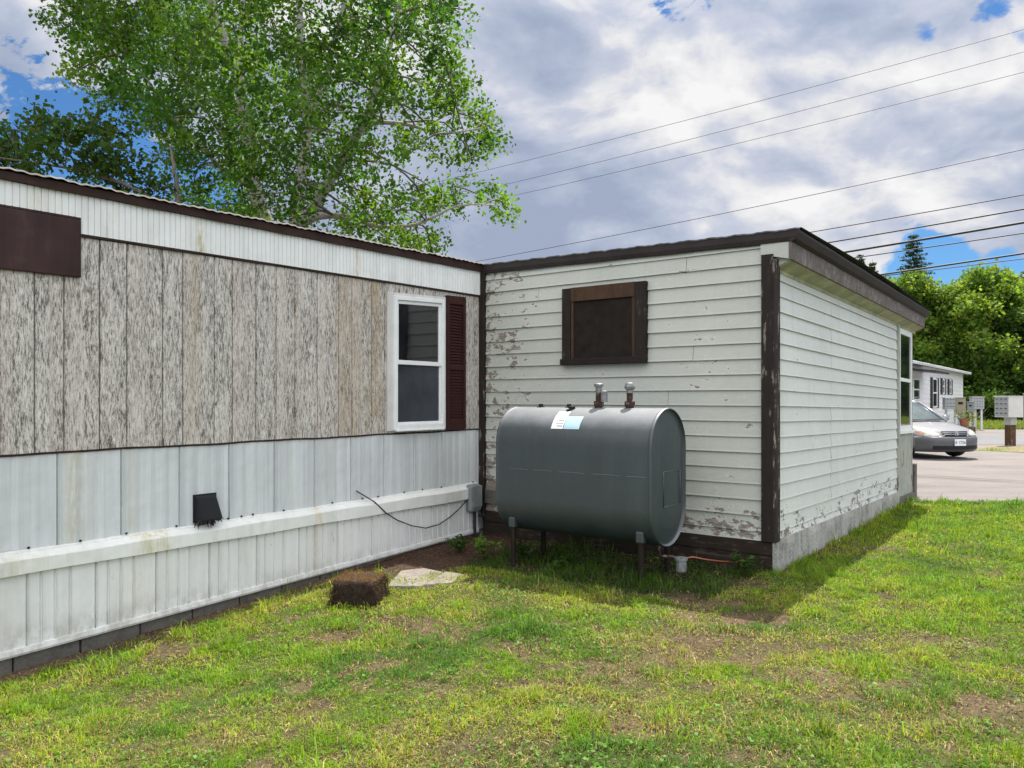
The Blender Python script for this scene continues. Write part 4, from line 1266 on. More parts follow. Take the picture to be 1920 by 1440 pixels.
CL_A = [(-6.91, 12.33, 7.53, 0.61, 0.53), (-8.52, 15.21, 8.94, 0.75, 0.65), (-6.1, 12.17, 6.99, 0.76, 0.68), (-7.98, 15.91, 8.67, 0.99, 0.89), (-6.98, 12.46, 6.82, 0.33, 0.33), (-8.59, 15.34, 8.05, 0.4, 0.4), (-4.77, 10.94, 6.02, 0.83, 0.68), (-6.79, 15.58, 7.93, 1.18, 0.97), (-6.0, 12.3, 7.73, 0.93, 0.57), (-7.62, 15.63, 9.41, 1.18, 0.72), (-4.65, 12.01, 7.2, 0.87, 0.63), (-5.89, 15.21, 8.73, 1.1, 0.8), (-3.44, 11.3, 6.79, 0.85, 0.71), (-4.71, 15.47, 8.74, 1.17, 0.97), (-2.54, 11.49, 6.96, 0.87, 0.6), (-3.51, 15.88, 9.05, 1.2, 0.83), (-1.53, 11.04, 6.94, 0.76, 0.54), (-2.1, 15.17, 8.97, 1.05, 0.75), (-1.09, 11.64, 6.75, 0.46, 0.38), (-1.47, 15.78, 8.62, 0.62, 0.52), (-0.93, 12.29, 7.72, 0.32, 0.28), (-1.13, 14.83, 9.01, 0.39, 0.34), (-5.52, 12.1, 5.87, 0.68, 0.52), (-6.86, 15.02, 6.92, 0.84, 0.64), (-6.13, 12.05, 6.18, 0.51, 0.36), (-7.55, 14.86, 7.28, 0.63, 0.44), (-3.98, 10.77, 5.54, 0.88, 0.74), (-6.01, 16.25, 7.59, 1.33, 1.12), (-3.29, 11.05, 5.41, 0.76, 0.8), (-4.56, 15.33, 6.93, 1.06, 1.11), (-2.7, 12.18, 6.02, 0.64, 0.72), (-3.59, 16.21, 7.52, 0.85, 0.96), (-1.74, 11.41, 5.9, 0.67, 0.56), (-2.45, 16.11, 7.71, 0.95, 0.79), (-1.08, 11.99, 6.49, 0.43, 0.35), (-1.39, 15.45, 7.93, 0.56, 0.46), (-0.89, 11.76, 6.15, 0.27, 0.23), (-1.19, 15.59, 7.67, 0.36, 0.31), (-6.39, 12.16, 7.28, 0.48, 0.48), (-8.28, 15.76, 8.99, 0.62, 0.62), (-4.76, 12.17, 5.22, 0.68, 0.56), (-5.97, 15.27, 6.17, 0.85, 0.7), (-3.92, 11.56, 4.55, 0.72, 0.53), (-5.1, 15.05, 5.48, 0.94, 0.69), (-3.21, 11.18, 4.69, 0.59, 0.62), (-4.3, 14.99, 5.77, 0.79, 0.84), (-2.54, 11.46, 4.81, 0.41, 0.41), (-3.46, 15.62, 6.0, 0.56, 0.56), (-1.93, 11.15, 5.02, 0.37, 0.33), (-2.71, 15.66, 6.45, 0.51, 0.46), (-1.35, 11.8, 5.43, 0.43, 0.35), (-1.71, 15.02, 6.51, 0.54, 0.44), (-0.53, 12.72, 6.0, 0.42, 0.38), (-0.61, 14.71, 6.71, 0.48, 0.43), (-0.68, 12.33, 5.44, 0.31, 0.31), (-0.81, 14.72, 6.2, 0.37, 0.37), (-0.29, 14.04, 6.38, 0.28, 0.23), (-2.44, 11.55, 4.07, 0.42, 0.23), (-3.31, 15.68, 4.99, 0.57, 0.31), (-1.74, 11.69, 4.35, 0.58, 0.38), (-2.27, 15.29, 5.22, 0.75, 0.5), (-1.14, 12.7, 4.86, 0.63, 0.32), (-1.29, 14.39, 5.3, 0.71, 0.36), (-0.58, 13.98, 5.19, 0.48, 0.28), (-0.09, 13.46, 4.84, 0.23, 0.19), (-1.53, 12.65, 4.1, 0.42, 0.25), (-1.73, 14.27, 4.43, 0.47, 0.28), (-1.93, 11.9, 3.99, 0.39, 0.2), (-2.38, 14.63, 4.56, 0.48, 0.24), (-3.42, 12.37, 4.43, 0.41, 0.28), (-4.15, 15.01, 5.05, 0.49, 0.35), (-5.07, 12.22, 4.56, 0.4, 0.28), (-6.53, 15.74, 5.44, 0.52, 0.36), (-4.37, 12.38, 4.39, 0.49, 0.24), (-5.34, 15.15, 5.03, 0.6, 0.3), (-1.38, 13.35, 4.06, 0.22, 0.13), (-2.24, 11.97, 4.54, 0.31, 0.31), (-2.91, 15.56, 5.45, 0.41, 0.41), (-2.7, 10.83, 6.05, 0.5, 0.43), (-4.02, 16.16, 8.28, 0.74, 0.64), (-4.01, 11.83, 6.38, 0.62, 0.54), (-5.54, 16.34, 8.25, 0.86, 0.75), (-4.66, 10.88, 6.67, 0.43, 0.36), (-6.99, 16.3, 9.24, 0.64, 0.54), (-1.97, 10.97, 6.33, 0.5, 0.43), (-2.78, 15.45, 8.31, 0.71, 0.61), (-5.18, 11.9, 5.26, 0.31, 0.27), (-6.95, 15.95, 6.54, 0.42, 0.37), (-6.26, 11.9, 8.39, 0.94, 0.7), (-8.18, 15.57, 10.51, 1.23, 0.92), (-5.0, 11.66, 8.17, 1.0, 0.69), (-6.58, 15.35, 10.28, 1.31, 0.91), (-3.7, 11.15, 7.8, 0.95, 0.66), (-5.08, 15.31, 10.15, 1.31, 0.91), (-2.56, 10.88, 7.72, 0.93, 0.64), (-3.58, 15.23, 10.21, 1.3, 0.9), (-1.66, 11.99, 8.44, 0.87, 0.71), (-2.22, 16.05, 10.79, 1.16, 0.95), (-5.49, 11.67, 9.3, 0.92, 0.69), (-6.91, 14.7, 11.33, 1.16, 0.87), (-4.61, 12.34, 9.84, 1.05, 0.81), (-5.79, 15.51, 11.98, 1.32, 1.02), (-3.19, 11.54, 9.22, 0.99, 0.76), (-4.2, 15.2, 11.66, 1.3, 1.0), (-2.23, 11.92, 9.39, 0.86, 0.7), (-2.95, 15.79, 11.95, 1.14, 0.93), (-4.91, 12.23, 10.86, 0.88, 0.72), (-5.96, 14.86, 12.88, 1.07, 0.88), (-3.57, 11.73, 10.56, 0.92, 0.77), (-4.7, 15.44, 13.43, 1.22, 1.01), (-2.57, 11.62, 10.16, 0.76, 0.61), (-3.34, 15.1, 12.75, 0.99, 0.79), (-4.73, 13.95, 13.44, 0.82, 0.73), (-7.09, 12.2, 8.05, 0.48, 0.4), (-8.65, 14.9, 9.51, 0.59, 0.49), (-1.04, 12.5, 8.47, 0.49, 0.49), (-1.27, 15.31, 10.05, 0.6, 0.6)]
CL_B = [(-7.41, 11.52, 5.18, 0.45, 0.38), (-6.16, 10.29, 4.95, 0.41, 0.27), (-6.77, 10.88, 4.75, 0.5, 0.21), (-5.81, 10.37, 4.78, 0.48, 0.34), (-6.23, 11.62, 5.61, 0.34, 0.27), (-6.25, 10.63, 5.23, 0.28, 0.15), (-5.62, 10.92, 4.87, 0.43, 0.32), (-5.84, 11.9, 4.93, 0.39, 0.31), (-6.28, 11.63, 4.86, 0.54, 0.23), (-7.38, 11.86, 5.7, 0.19, 0.14), (-7.1, 10.92, 5.21, 0.22, 0.16), (-5.01, 10.98, 4.51, 0.25, 0.22), (-8.05, 11.41, 5.11, 0.6, 0.45), (-8.42, 10.96, 5.12, 0.65, 0.5), (-7.79, 10.62, 5.37, 0.49, 0.35)]


def tree_near(name, base, label, clumps, limbs, leaf, per, cols, seed, bark, twig):
    t = empty(name, (*base, 0), 0, label, 'tree')
    o = (*base, 0)
    mb = MB(); nodes = []; mt = MB()
    for pts, rad in limbs:
        p, rr = smooth_path(pts, [q * .78 for q in rad])
        mb.tube([q - Vector(o) for q in p], rr, 9); nodes += [(q, r_) for q, r_ in zip(p, rr)]
    rnd = random.Random(seed)
    nodes = [q for q in nodes if q[0].z > 3.2]
    cr, tw, n = crown('crown', clumps, per, leaf, cols, M['leaf'], t, seed, twig, o, .5, (26, 52), 1.35)
    for (x, y, z, ra, rb) in clumps:
        c = Vector((x, y, z))
        best = min(nodes, key=lambda q: (q[0] - c).length + (1.5 if q[0].z > z + .3 else 0))
        a = best[0]; L = (c - a).length
        m1 = a.lerp(c, .4) + Vector((rnd.uniform(-.12, .12) * L, rnd.uniform(-.12, .12) * L, .10 * L))
        p, rr = smooth_path([a, m1, c, c + (c - m1).normalized() * ra * .8], [min(.035, best[1] * .6), .022, .012, .004], 3)
        mt.tube([q - Vector(o) for q in p], [q * .8 for q in rr], 5)
    mt.add(tw.v, tw.f); o_t = mt.build('twigs', M['bark_twig'], t, smooth=True); o_t['kind'] = 'stuff'
    mb.build('trunk', bark, t, smooth=True)
    print(name, 'leaves', n)


tree_near('broadleaf_tree', (-3.9, 13.6), 'tall pale-barked tree with bright green leaves rising behind the mobile home', CL_A,
          [([(-3.9, 13.6, -.1), (-3.9, 13.6, 1.94), (-3.95, 13.6, 3.63), (-3.78, 13.5, 4.46)], [.30, .25, .22, .17]),
           ([(-3.78, 13.5, 4.46), (-3.4, 13.3, 4.83), (-2.88, 13.0, 5.52), (-2.39, 12.8, 6.25), (-2.05, 12.6, 7.05), (-1.83, 12.6, 8.01), (-1.67, 12.7, 8.94)], [.14, .125, .11, .085, .06, .04, .02]),
           ([(-2.39, 12.8, 6.08), (-1.73, 12.5, 5.95), (-1.1, 12.2, 5.69), (-0.5, 12.0, 5.71)], [.055, .04, .025, .01]),
           ([(-3.78, 13.5, 4.46), (-3.29, 13.2, 4.62), (-2.68, 12.9, 4.52), (-2.18, 12.6, 4.31), (-1.54, 12.4, 4.3), (-0.84, 12.2, 4.55), (-0.17, 12.0, 4.5)], [.09, .08, .06, .045, .035, .022, .008]),
           ([(-3.95, 13.6, 3.63), (-3.82, 13.8, 5.0), (-3.7, 13.9, 6.28), (-3.67, 13.6, 7.11), (-3.72, 13.5, 8.1), (-3.76, 13.6, 9.65), (-3.98, 13.7, 11.89)], [.16, .13, .11, .09, .075, .055, .02]),
           ([(-3.95, 13.6, 3.63), (-4.51, 13.6, 5.14), (-4.71, 13.4, 6.85), (-4.84, 13.2, 7.41), (-5.12, 13.1, 8.27), (-5.39, 13.2, 9.41), (-5.66, 13.2, 10.6)], [.17, .15, .12, .10, .085, .055, .02]),
           ([(-3.7, 13.9, 6.28), (-3.25, 13.5, 7.26), (-2.97, 13.4, 8.14), (-2.69, 13.4, 9.53), (-2.54, 13.6, 10.69)], [.08, .07, .06, .04, .02]),
           ([(-4.51, 13.6, 5.14), (-5.11, 13.2, 5.58), (-5.62, 12.9, 6.2), (-6.15, 12.7, 6.92), (-6.62, 12.6, 7.57), (-7.06, 12.6, 8.01)], [.06, .045, .035, .028, .02, .01]),
           ([(-4.71, 13.4, 6.85), (-4.9, 13.9, 8.1), (-4.91, 14.2, 9.82), (-5.11, 14.2, 11.78)], [.08, .06, .04, .02]),
           ([(-4.51, 13.6, 5.14), (-4.71, 12.6, 5.74), (-5.15, 12.2, 6.54), (-5.56, 12.0, 6.62)], [.05, .035, .02, .01])],
          .070, 40, [np.array([.040, .105, .020]), np.array([.130, .245, .036])], 3, M['birch'], .34)
tree_near('small_tree', (-4.8, 11.2), 'low dark-leaved tree over the mobile home roof at the left edge', CL_B,
          [([(-4.76, 11.2, -.1), (-4.8, 11.2, 1.86), (-4.82, 11.1, 4.24), (-4.83, 11.0, 4.82), (-4.88, 11.0, 5.13)], [.10, .07, .045, .035, .01]),
           ([(-4.82, 11.1, 4.04), (-5.33, 11, 4.47), (-6.16, 11, 4.75), (-7.07, 11, 4.9), (-8.22, 11, 5.05)], [.04, .035, .028, .02, .01])],
          .078, 62, [np.array([.032, .070, .020]), np.array([.045, .090, .022])], 7, M['bark'], .30)


# trees beyond the road
def far_tree_mesh(seed, H, Rr, cols, leaf=.20):
    r = np.random.default_rng(seed); cl = []
    for _ in range(58):
        t = r.random() ** .85; z = .8 + (H - 1.0) * t
        prof = math.sin(math.pi * min(.97, (.22 + .76 * t))) ** .6
        a = r.uniform(0, 2 * np.pi); rr = Rr * prof * r.uniform(.35, 1.0) ** .6
        s = r.uniform(.65, 1.25) * (.75 + .25 * prof)
        cl.append((rr * math.cos(a), rr * math.sin(a), z, s * 1.05, s * .85))
    return cl, r


FAR = []
def far_tree(name, loc, H, Rr, seed, label, group, cols, rot=0):
    t = empty(name, loc, rot, label, 'tree', group)
    cl, r = far_tree_mesh(seed, H, Rr, cols)
    cr, tw, n = crown('crown', cl, 44, .235, cols, M['far_leaf'], t, seed, .7, (0, 0, 0))
    mb = MB(); mb.tube([(0, 0, -.2), (.1, 0, H * .35), (-.1, .1, H * .7), (0, 0, H * .93)], [.24, .18, .10, .03], 8)
    for c in cl[::3]:
        z0 = max(.8, c[2] - 1.4 - .2 * math.hypot(c[0], c[1])); mb.tube([(0, 0, z0), (c[0] * .6, c[1] * .6, (z0 + c[2]) / 2), c[:3]], [.07, .045, .015], 5, False)
    mb.build('trunk', M['dark_bark'], t)
    return t


def copy_tree(o, loc, rz, sc, label):
    c = o.copy(); col.objects.link(c); c.location = loc; c.rotation_euler = (0, 0, rz); c.scale = sc; c['label'] = label
    for ch in list(o.children):
        d = ch.copy(); col.objects.link(d); d.parent = c
    return c


GT = 'leafy trees across the road'
ya = [np.array([.095, .180, .036]), np.array([.185, .275, .048])]
yb = [np.array([.066, .138, .032]), np.array([.115, .195, .038])]
ta = far_tree('leafy_tree', (34.8, 57, 0), 10.6, 4.4, 21, 'broad bright green tree rising directly behind the white far home', GT, ya)
tb = far_tree('leafy_tree', (41.0, 60, 0), 11.0, 4.4, 22, 'bright yellow-green topped tree between the far home and the mailboxes', GT, ya)
tc = far_tree('leafy_tree', (38.4, 54, 0), 8.8, 4.2, 23, 'darker dense tree low behind the end of the far white home', GT, yb)
copy_tree(ta, (46.8, 61, 0), 2.1, (1, 1, 1.06), 'tall tree behind the large white mailbox on the post')
copy_tree(tb, (30.8, 60, 0), 1.3, (1, 1, 1), 'leafy tree rising just past the shed roof corner')
copy_tree(ta, (27.4, 59, 0), 4.2, (1, 1, .94), 'leafy tree half hidden behind the shed roof, nearest the shed')
copy_tree(tb, (37.6, 62, 0), 5.1, (1.05, 1.05, 1.0), 'bright tree behind the tan utility cabinet, far back')
copy_tree(tc, (43.6, 55, 0), 4.0, (1.05, 1.05, 1.05), 'dark dense tree behind the grey mailbox cluster')
copy_tree(tb, (51.5, 58, 0), 3.3, (1.05, 1.05, 1.02), 'tall tree at the right edge behind the tan cabinet')
copy_tree(tc, (48.6, 53, 0), .9, (1, 1, .9), 'low dark tree at the right edge beyond the verge')
copy_tree(ta, (56, 64, 0), 5.0, (1, 1, 1.12), 'tall tree farthest right beyond the road')


def spruce(loc, H, Rr, seed, label, group):
    r = np.random.default_rng(seed)
    t = empty('spruce_tree', loc, 0, label, 'tree', group)
    P = []; mb = MB(); mb.tube([(0, 0, -.2), (0, 0, H * .6), (0, 0, H)], [.2, .09, .012], 6)
    z = H * .15
    while z < H * .985:
        f = 1 - z / H; nb = int(9 + 8 * f)
        for k in range(nb):
            a = r.uniform(0, 2 * np.pi); L = Rr * (f ** .8) * r.uniform(.55, 1.1) + .12
            e = np.array([math.cos(a) * L, math.sin(a) * L, -.15 * L + .12]); p0 = np.array([0, 0, z])
            mb.tube([tuple(p0), tuple(p0 + e)], [.03, .006], 4, False)
            n = int(8 + L * 20); tt = r.random(n) ** .6
            P.append(p0 + e * tt[:, None] + r.normal(size=(n, 3)) * np.array([.09, .09, .07]) * (1.3 - .5 * tt[:, None]))
        z += .30 + .15 * r.random()
    P = np.concatenate(P)
    V, F = leaf_arrays(P, .20 * r.lognormal(0, .25, len(P)), r, .2, .4)
    c = np.array([.026, .050, .026]) * r.uniform(.6, 1.5, (len(P), 1))
    np_mesh('crown', V, F, M['far_leaf'], t, np.repeat(c, 4, 0)); mb.build('trunk', M['bark'], t)


GS = 'spruces above the leafy trees'
spruce((39.6, 76, 0), 18.0, 5.6, 1, 'tallest dark spruce poking above the leafy trees', GS)
spruce((34.6, 74, 0), 14.9, 3.0, 2, 'smaller spruce top close beside the shed roof edge, nearest the tallest spruce', GS)
spruce((33.2, 73.5, 0), 15.0, 2.6, 3, 'thin spruce top at the shed roof edge, second from the tallest spruce', GS)
spruce((31.6, 70, 0), 14.6, 1.7, 4, 'slim bare-tipped spruce top touching the shed roof line, farthest from the tallest', GS)


# shrubs at the foot of the far trees
def shrub(loc, w, h, seed, label):
    r = np.random.default_rng(seed)
    t = empty('shrub', loc, 0, label, 'shrub', 'shrubs along the far verge')
    cl = [(r.uniform(-w, w), r.uniform(-.8, .8), r.uniform(.3, h), r.uniform(.5, .9), r.uniform(.4, .7)) for _ in range(12)]
    cr, tw, n = crown('foliage', cl, 42, .14, [np.array([.035, .075, .018]), np.array([.06, .105, .022])], M['far_leaf'], t, seed, .4)
    mb = MB()
    for c in cl: mb.tube([(c[0] * .3, c[1] * .3, -.1), c[:3]], [.04, .012], 5, False)
    mb.build('stem', M['bark'], t)


shrub((29.5, 50.5, 0), 2.2, 2.0, 31, 'dark shrub at the far verge behind the grey mailbox cluster')
shrub((33.5, 51, 0), 2.4, 2.2, 32, 'dark shrub at the far verge left of the white mailbox')
shrub((37.5, 51.5, 0), 2.4, 1.9, 33, 'dark shrub at the far verge behind the tan cabinet')


def weed(loc, h, n, seed, label, bright):
    r = np.random.default_rng(seed); x, y = loc
    t = empty('weed', (x, y, float(gz(x, y))), r.uniform(0, 6), label, 'weed', 'weeds by the foundations')
    P = []; mb = MB(); sizes = []
    for k in range(n):
        a = r.uniform(0, 2 * np.pi); L = h * r.uniform(.6, 1.1); out = r.uniform(.3, .8) * L
        pts = [(0, 0, 0), (math.cos(a) * out * .4, math.sin(a) * out * .4, L * .65), (math.cos(a) * out, math.sin(a) * out, L * .8)]
        mb.tube(pts, [.004, .003, .0015], 4, False)
        for q in range(9):
            s = r.uniform(.3, 1); i = 0 if s < .5 else 1; f = (s * 2) % 1 if s < 1 else 1
            p = np.array(pts[i]) * (1 - f) + np.array(pts[i + 1]) * f
            P.append(p + r.normal(size=3) * h * .10); sizes.append(r.uniform(.035, .07))
    V, F = leaf_arrays(np.array(P), np.array(sizes), r, 1.2, .5)
    c = np.array(bright) * r.uniform(.7, 1.3, (len(P), 1))
    np_mesh('leaves', V, F, M['grass'], t, np.repeat(c, 4, 0)); mb.build('stem', M['leaf'], t)
    st = t.children[-1]; a = st.data.color_attributes.new('tint', 'FLOAT_COLOR', 'POINT')
    a.data.foreach_set('color', np.tile([.06, .09, .02, 1], len(st.data.vertices)).astype(np.float32))


def sw(x, y): return (C0[0] + x * LX[0] + y * NF[0], C0[1] + x * LX[1] + y * NF[1])


weed(sw(2.72, .95), .20, 12, 1, 'spiky dark green weed clump near the junction box, in the shadow', (.06, .115, .03))
weed(sw(2.32, 1.06), .24, 12, 2, 'bright green leafy weed below the left end of the tank', (.10, .19, .03))
weed(sw(2.05, .80), .20, 10, 3, 'dim weed by the left front leg of the tank', (.05, .095, .025))
weed(sw(.16, .30), .22, 11, 4, 'small dark weed against the brown base board beside the copper line', (.045, .085, .025))
weed(sw(1.5, 1.0), .13, 9, 5, 'low weed under the middle of the tank', (.05, .09, .025))

# ------------------------------------------------------------------ wires
WR = [(9.037, 14.36, 8.669, .0055, 'uppermost thin overhead wire crossing the clouds'), (8.58, 13.716, 8.091, .0055, 'second thin overhead wire from the top'),
      (8.166, 12.889, 7.71, .0055, 'third thin overhead wire from the top'), (6.587, 14.469, 5.847, .0075, 'lone overhead wire ending low above the left of the shed roof'),
      (5.661, 4.346, 5.437, .011, 'thin wire just above the pair of thick black cables'), (5.367, 3.98, 5.139, .016, 'black cable just above the thickest cable'),
      (5.094, 3.622, 4.873, .026, 'thickest black cable, passing over the spruce top'), (4.877, 3.388, 4.723, .012, 'thin wire close below the thickest cable'),
      (4.463, 2.708, 4.288, .020, 'low black cable passing along the tops of the leafy trees'), (4.354, 2.165, 4.271, .009, 'lowest thin wire, just under the low black cable')]
for z1, t2, z2, rad, lab in WR:
    mb = MB(); pts = []
    s = (z2 - z1) / t2
    for k in range(41):
        tt = -25 + 70 * k / 40
        sag = .0012 * (tt * (tt - t2))
        pts.append((10.46 - .7986 * tt, 15.75 + .6018 * tt, z1 + s * tt + sag))
    mb.tube(pts, rad, 6); o = mb.build('overhead_wire', M['cable'], None, smooth=True)
    tag(o, lab, 'wire', 'overhead wires')


# ------------------------------------------------------------------ home across the road
def far_home():
    rv = np.array([.6018, .7986]); E = (24.5, 42.0)
    t = empty('far_mobile_home', (E[0], E[1], 0), math.atan2(-rv[1], -rv[0]), 'white mobile home with dark shutters across the road, in front of the trees', 'mobile home')
    # local x runs back towards the camera along the wall, +y is the visible side
    L = 19
    def lap(x0, x1, z0, z1):
        mb = MB(); z = z0
        while z < z1 - .01:
            zb = min(z + .2, z1)
            mb.add([(x0, .0, z), (x1, .0, z), (x1, .028, z), (x0, .028, z), (x1, .004, zb), (x0, .004, zb)], [(0, 1, 2, 3), (3, 2, 4, 5)]); z = zb
        return mb
    mb = lap(0, L, .1, 2.86); mb.box(-.01, L, -4.1, 0, .0, 2.86); mb.build('wall', M['bg_white'], t)
    mb = MB(); mb.box(-.06, .10, -.02, .05, .1, 2.86); mb.build('corner_trim', M['bg_white'], t)
    mb = MB(); rows = []
    for y, z in ((.40, 2.80), (.42, 2.90), (.1, 2.98), (-.8, 3.18), (-2.05, 3.34), (-3.3, 3.18), (-4.3, 2.9)):
        rows.append([(x, y, z + .01 * math.sin(x * 14)) for x in np.linspace(-.35, L, 80)])
    mb.grid(rows); mb.add([r[0] for r in rows], [tuple(range(len(rows)))]); mb.build('roof', M['bg_roof'], t)
    def window(x0, x1, z0, z1, sh=.42, wname='window', glass='bg_glass'):
        mb = MB(); w = .06
        for (a, b, c, d) in ((x0, x0 + w, z0, z1), (x1 - w, x1, z0, z1), (x0 + w, x1 - w, z1 - w, z1), (x0 + w, x1 - w, z0, z0 + w), (x0 + w, x1 - w, (z0 + z1) / 2 - .03, (z0 + z1) / 2 + .03)):
            mb.box(a, b, .02, .07, c, d)
        f = mb.build(wname, M['bg_white'], t)
        mb = MB(); mb.box(x0 + w, x1 - w, .02, .045, z0 + w, z1 - w); mb.build('pane', M[glass], f)
        if sh:
            for a in (x0 - sh - .02, x1 + .02):
                mb = MB(); mb.box(a, a + sh, .02, .065, z0 - .03, z1 + .03)
                for k in range(12): mb.box(a + .05, a + sh - .05, .065, .075, z0 + (z1 - z0) * k / 12, z0 + (z1 - z0) * (k + .5) / 12)
                mb.build('shutter', M['bg_dark'], t)
    window(4.35, 4.95, 1.72, 2.42, .40); window(6.45, 7.10, 1.72, 2.42, .42)
    window(8.65, 9.90, 1.1, 2.40, .42)
    window(13.1, 14.5, 1.42, 2.30, 0)
    # awning on brackets over the near window
    mb = MB(); mb.box(12.2, 15.6, .02, 1.0, 2.60, 2.68, lambda x, y, z: (x, y, z - .12 * y)); mb.build('awning', M['bg_dark'], t)


far_home()


# ------------------------------------------------------------------ mail boxes and cabinets
def cluster(name, loc, rz, w, d, z0, z1, rows, cols_, label, cat, legs, mat='mail_grey', door='mail_door', slots=True, group=None):
    t = empty(name, loc, rz, label, cat, group)
    mb = MB(); mb.box(-w / 2, w / 2, -d / 2, d / 2, z0, z1); mb.box(-w / 2 - .02, w / 2 + .02, -d / 2 - .03, d / 2 + .02, z1, z1 + .025)
    mb.build('cabinet', M[mat], t, bev=.008)
    if rows:
        cw, ch = (w - .04) / cols_, (z1 - z0 - .05) / rows
        for i in range(rows):
            for j in range(cols_):
                x = -w / 2 + .02 + j * cw; z = z0 + .025 + i * ch
                mb = MB(); mb.box(x + .007, x + cw - .007, -d / 2 - .012, -d / 2 - .001, z + .007, z + ch - .007)
                dr = mb.build('door', M[door], t, bev=.003)
                mb = MB(); mb.box(x + cw * .25, x + cw * .75, -d / 2 - .020, -d / 2 - .012, z + ch * .62, z + ch * .78); mb.build('number_tag', M['black'], dr)
    for (x, y, s, m) in legs:
        mb = MB(); mb.box(x - s, x + s, y - s, y + s, -.15, z0); mb.build('post', M[m], t, bev=.006)
    return t


GM = 'mailboxes by the road'
t = cluster('mailbox_cluster', (15.12, 23.4, 0), R(-78), .52, .62, .93, 1.55, 4, 3, 'large white mailbox cluster on a brown wooden post by the driveway', 'mailbox', [], 'mail_white', group=GM)
mb = MB(); mb.box(-.11, .11, -.10, .10, -.1, .72); mb.build('post', M['woodpost'], t, bev=.012)
mb = MB(); mb.box(-.13, .13, -.11, .11, .70, .93); mb.build('bracket', M['mail_grey'], t, bev=.01)
cluster('mailbox_cluster', (19.05, 33.5, 0), R(-12), .52, .40, 1.02, 1.52, 3, 4, 'small grey mailbox cluster just above the car windshield', 'mailbox', [(-.18, 0, .04, 'mail_grey'), (.18, 0, .04, 'mail_grey')], group=GM)
cluster('mailbox_cluster', (22.0, 36.5, 0), R(-10), .50, .38, 1.0, 1.56, 4, 4, 'grey mailbox cluster on two pale posts in front of the dark trees', 'mailbox', [(-.08, 0, .05, 'mail_grey'), (.2, 0, .04, 'mail_white')], group=GM)
cluster('utility_cabinet', (17.8, 30.6, 0), R(-30), .36, .34, .86, 1.52, 1, 1, 'tan utility cabinet on a grey post beside the far home corner', 'cabinet', [(0, 0, .10, 'mail_grey')], 'mail_tan', 'mail_tan')
cluster('meter_box', (18.9, 31.8, 0), R(-30), .24, .2, .92, 1.34, 1, 1, 'small dark grey meter box between tan cabinet and mailbox cluster', 'meter box', [(0, 0, .04, 'mail_grey')], 'greybox', 'greybox')
cluster('utility_cabinet', (14.85, 22.0, 0), R(-30), .42, .40, .62, 1.62, 2, 1, 'tan cabinet cut off by the right edge, next to the white mailbox', 'cabinet', [(-.02, .0, .06, 'woodpost')], 'mail_tan', 'mail_tan')


def planter():
    t = empty('planter', (17.35, 29.6, 0), 0, 'terracotta pot with a straggly plant behind the car bonnet', 'planter')
    mb = MB(); mb.lathe((0, 0, 0), [(.11, .42), (.12, .45), (.16, .68), (.18, .69), (.18, .74), (.15, .74), (.14, .70)], 14); mb.build('pot', M['terracotta'], t)
    mb = MB(); mb.box(-.3, .3, -.25, .25, -.05, .42); mb.build('stand', M['woodpost'], t, bev=.01)
    r = np.random.default_rng(4); P = r.normal(size=(260, 3)) * np.array([.20, .18, .12]) + np.array([.10, 0, .80])
    V, F = leaf_arrays(P, .07 * r.lognormal(0, .3, len(P)), r, .6, .6)
    c = np.where(r.random((len(P), 1)) < .4, np.array([.18, .17, .06]), np.array([.07, .11, .03])) * r.uniform(.6, 1.4, (len(P), 1))
    pl = np_mesh('plant', V, F, M['far_leaf'], t, np.repeat(c, 4, 0)); pl['kind'] = 'stuff'


planter()


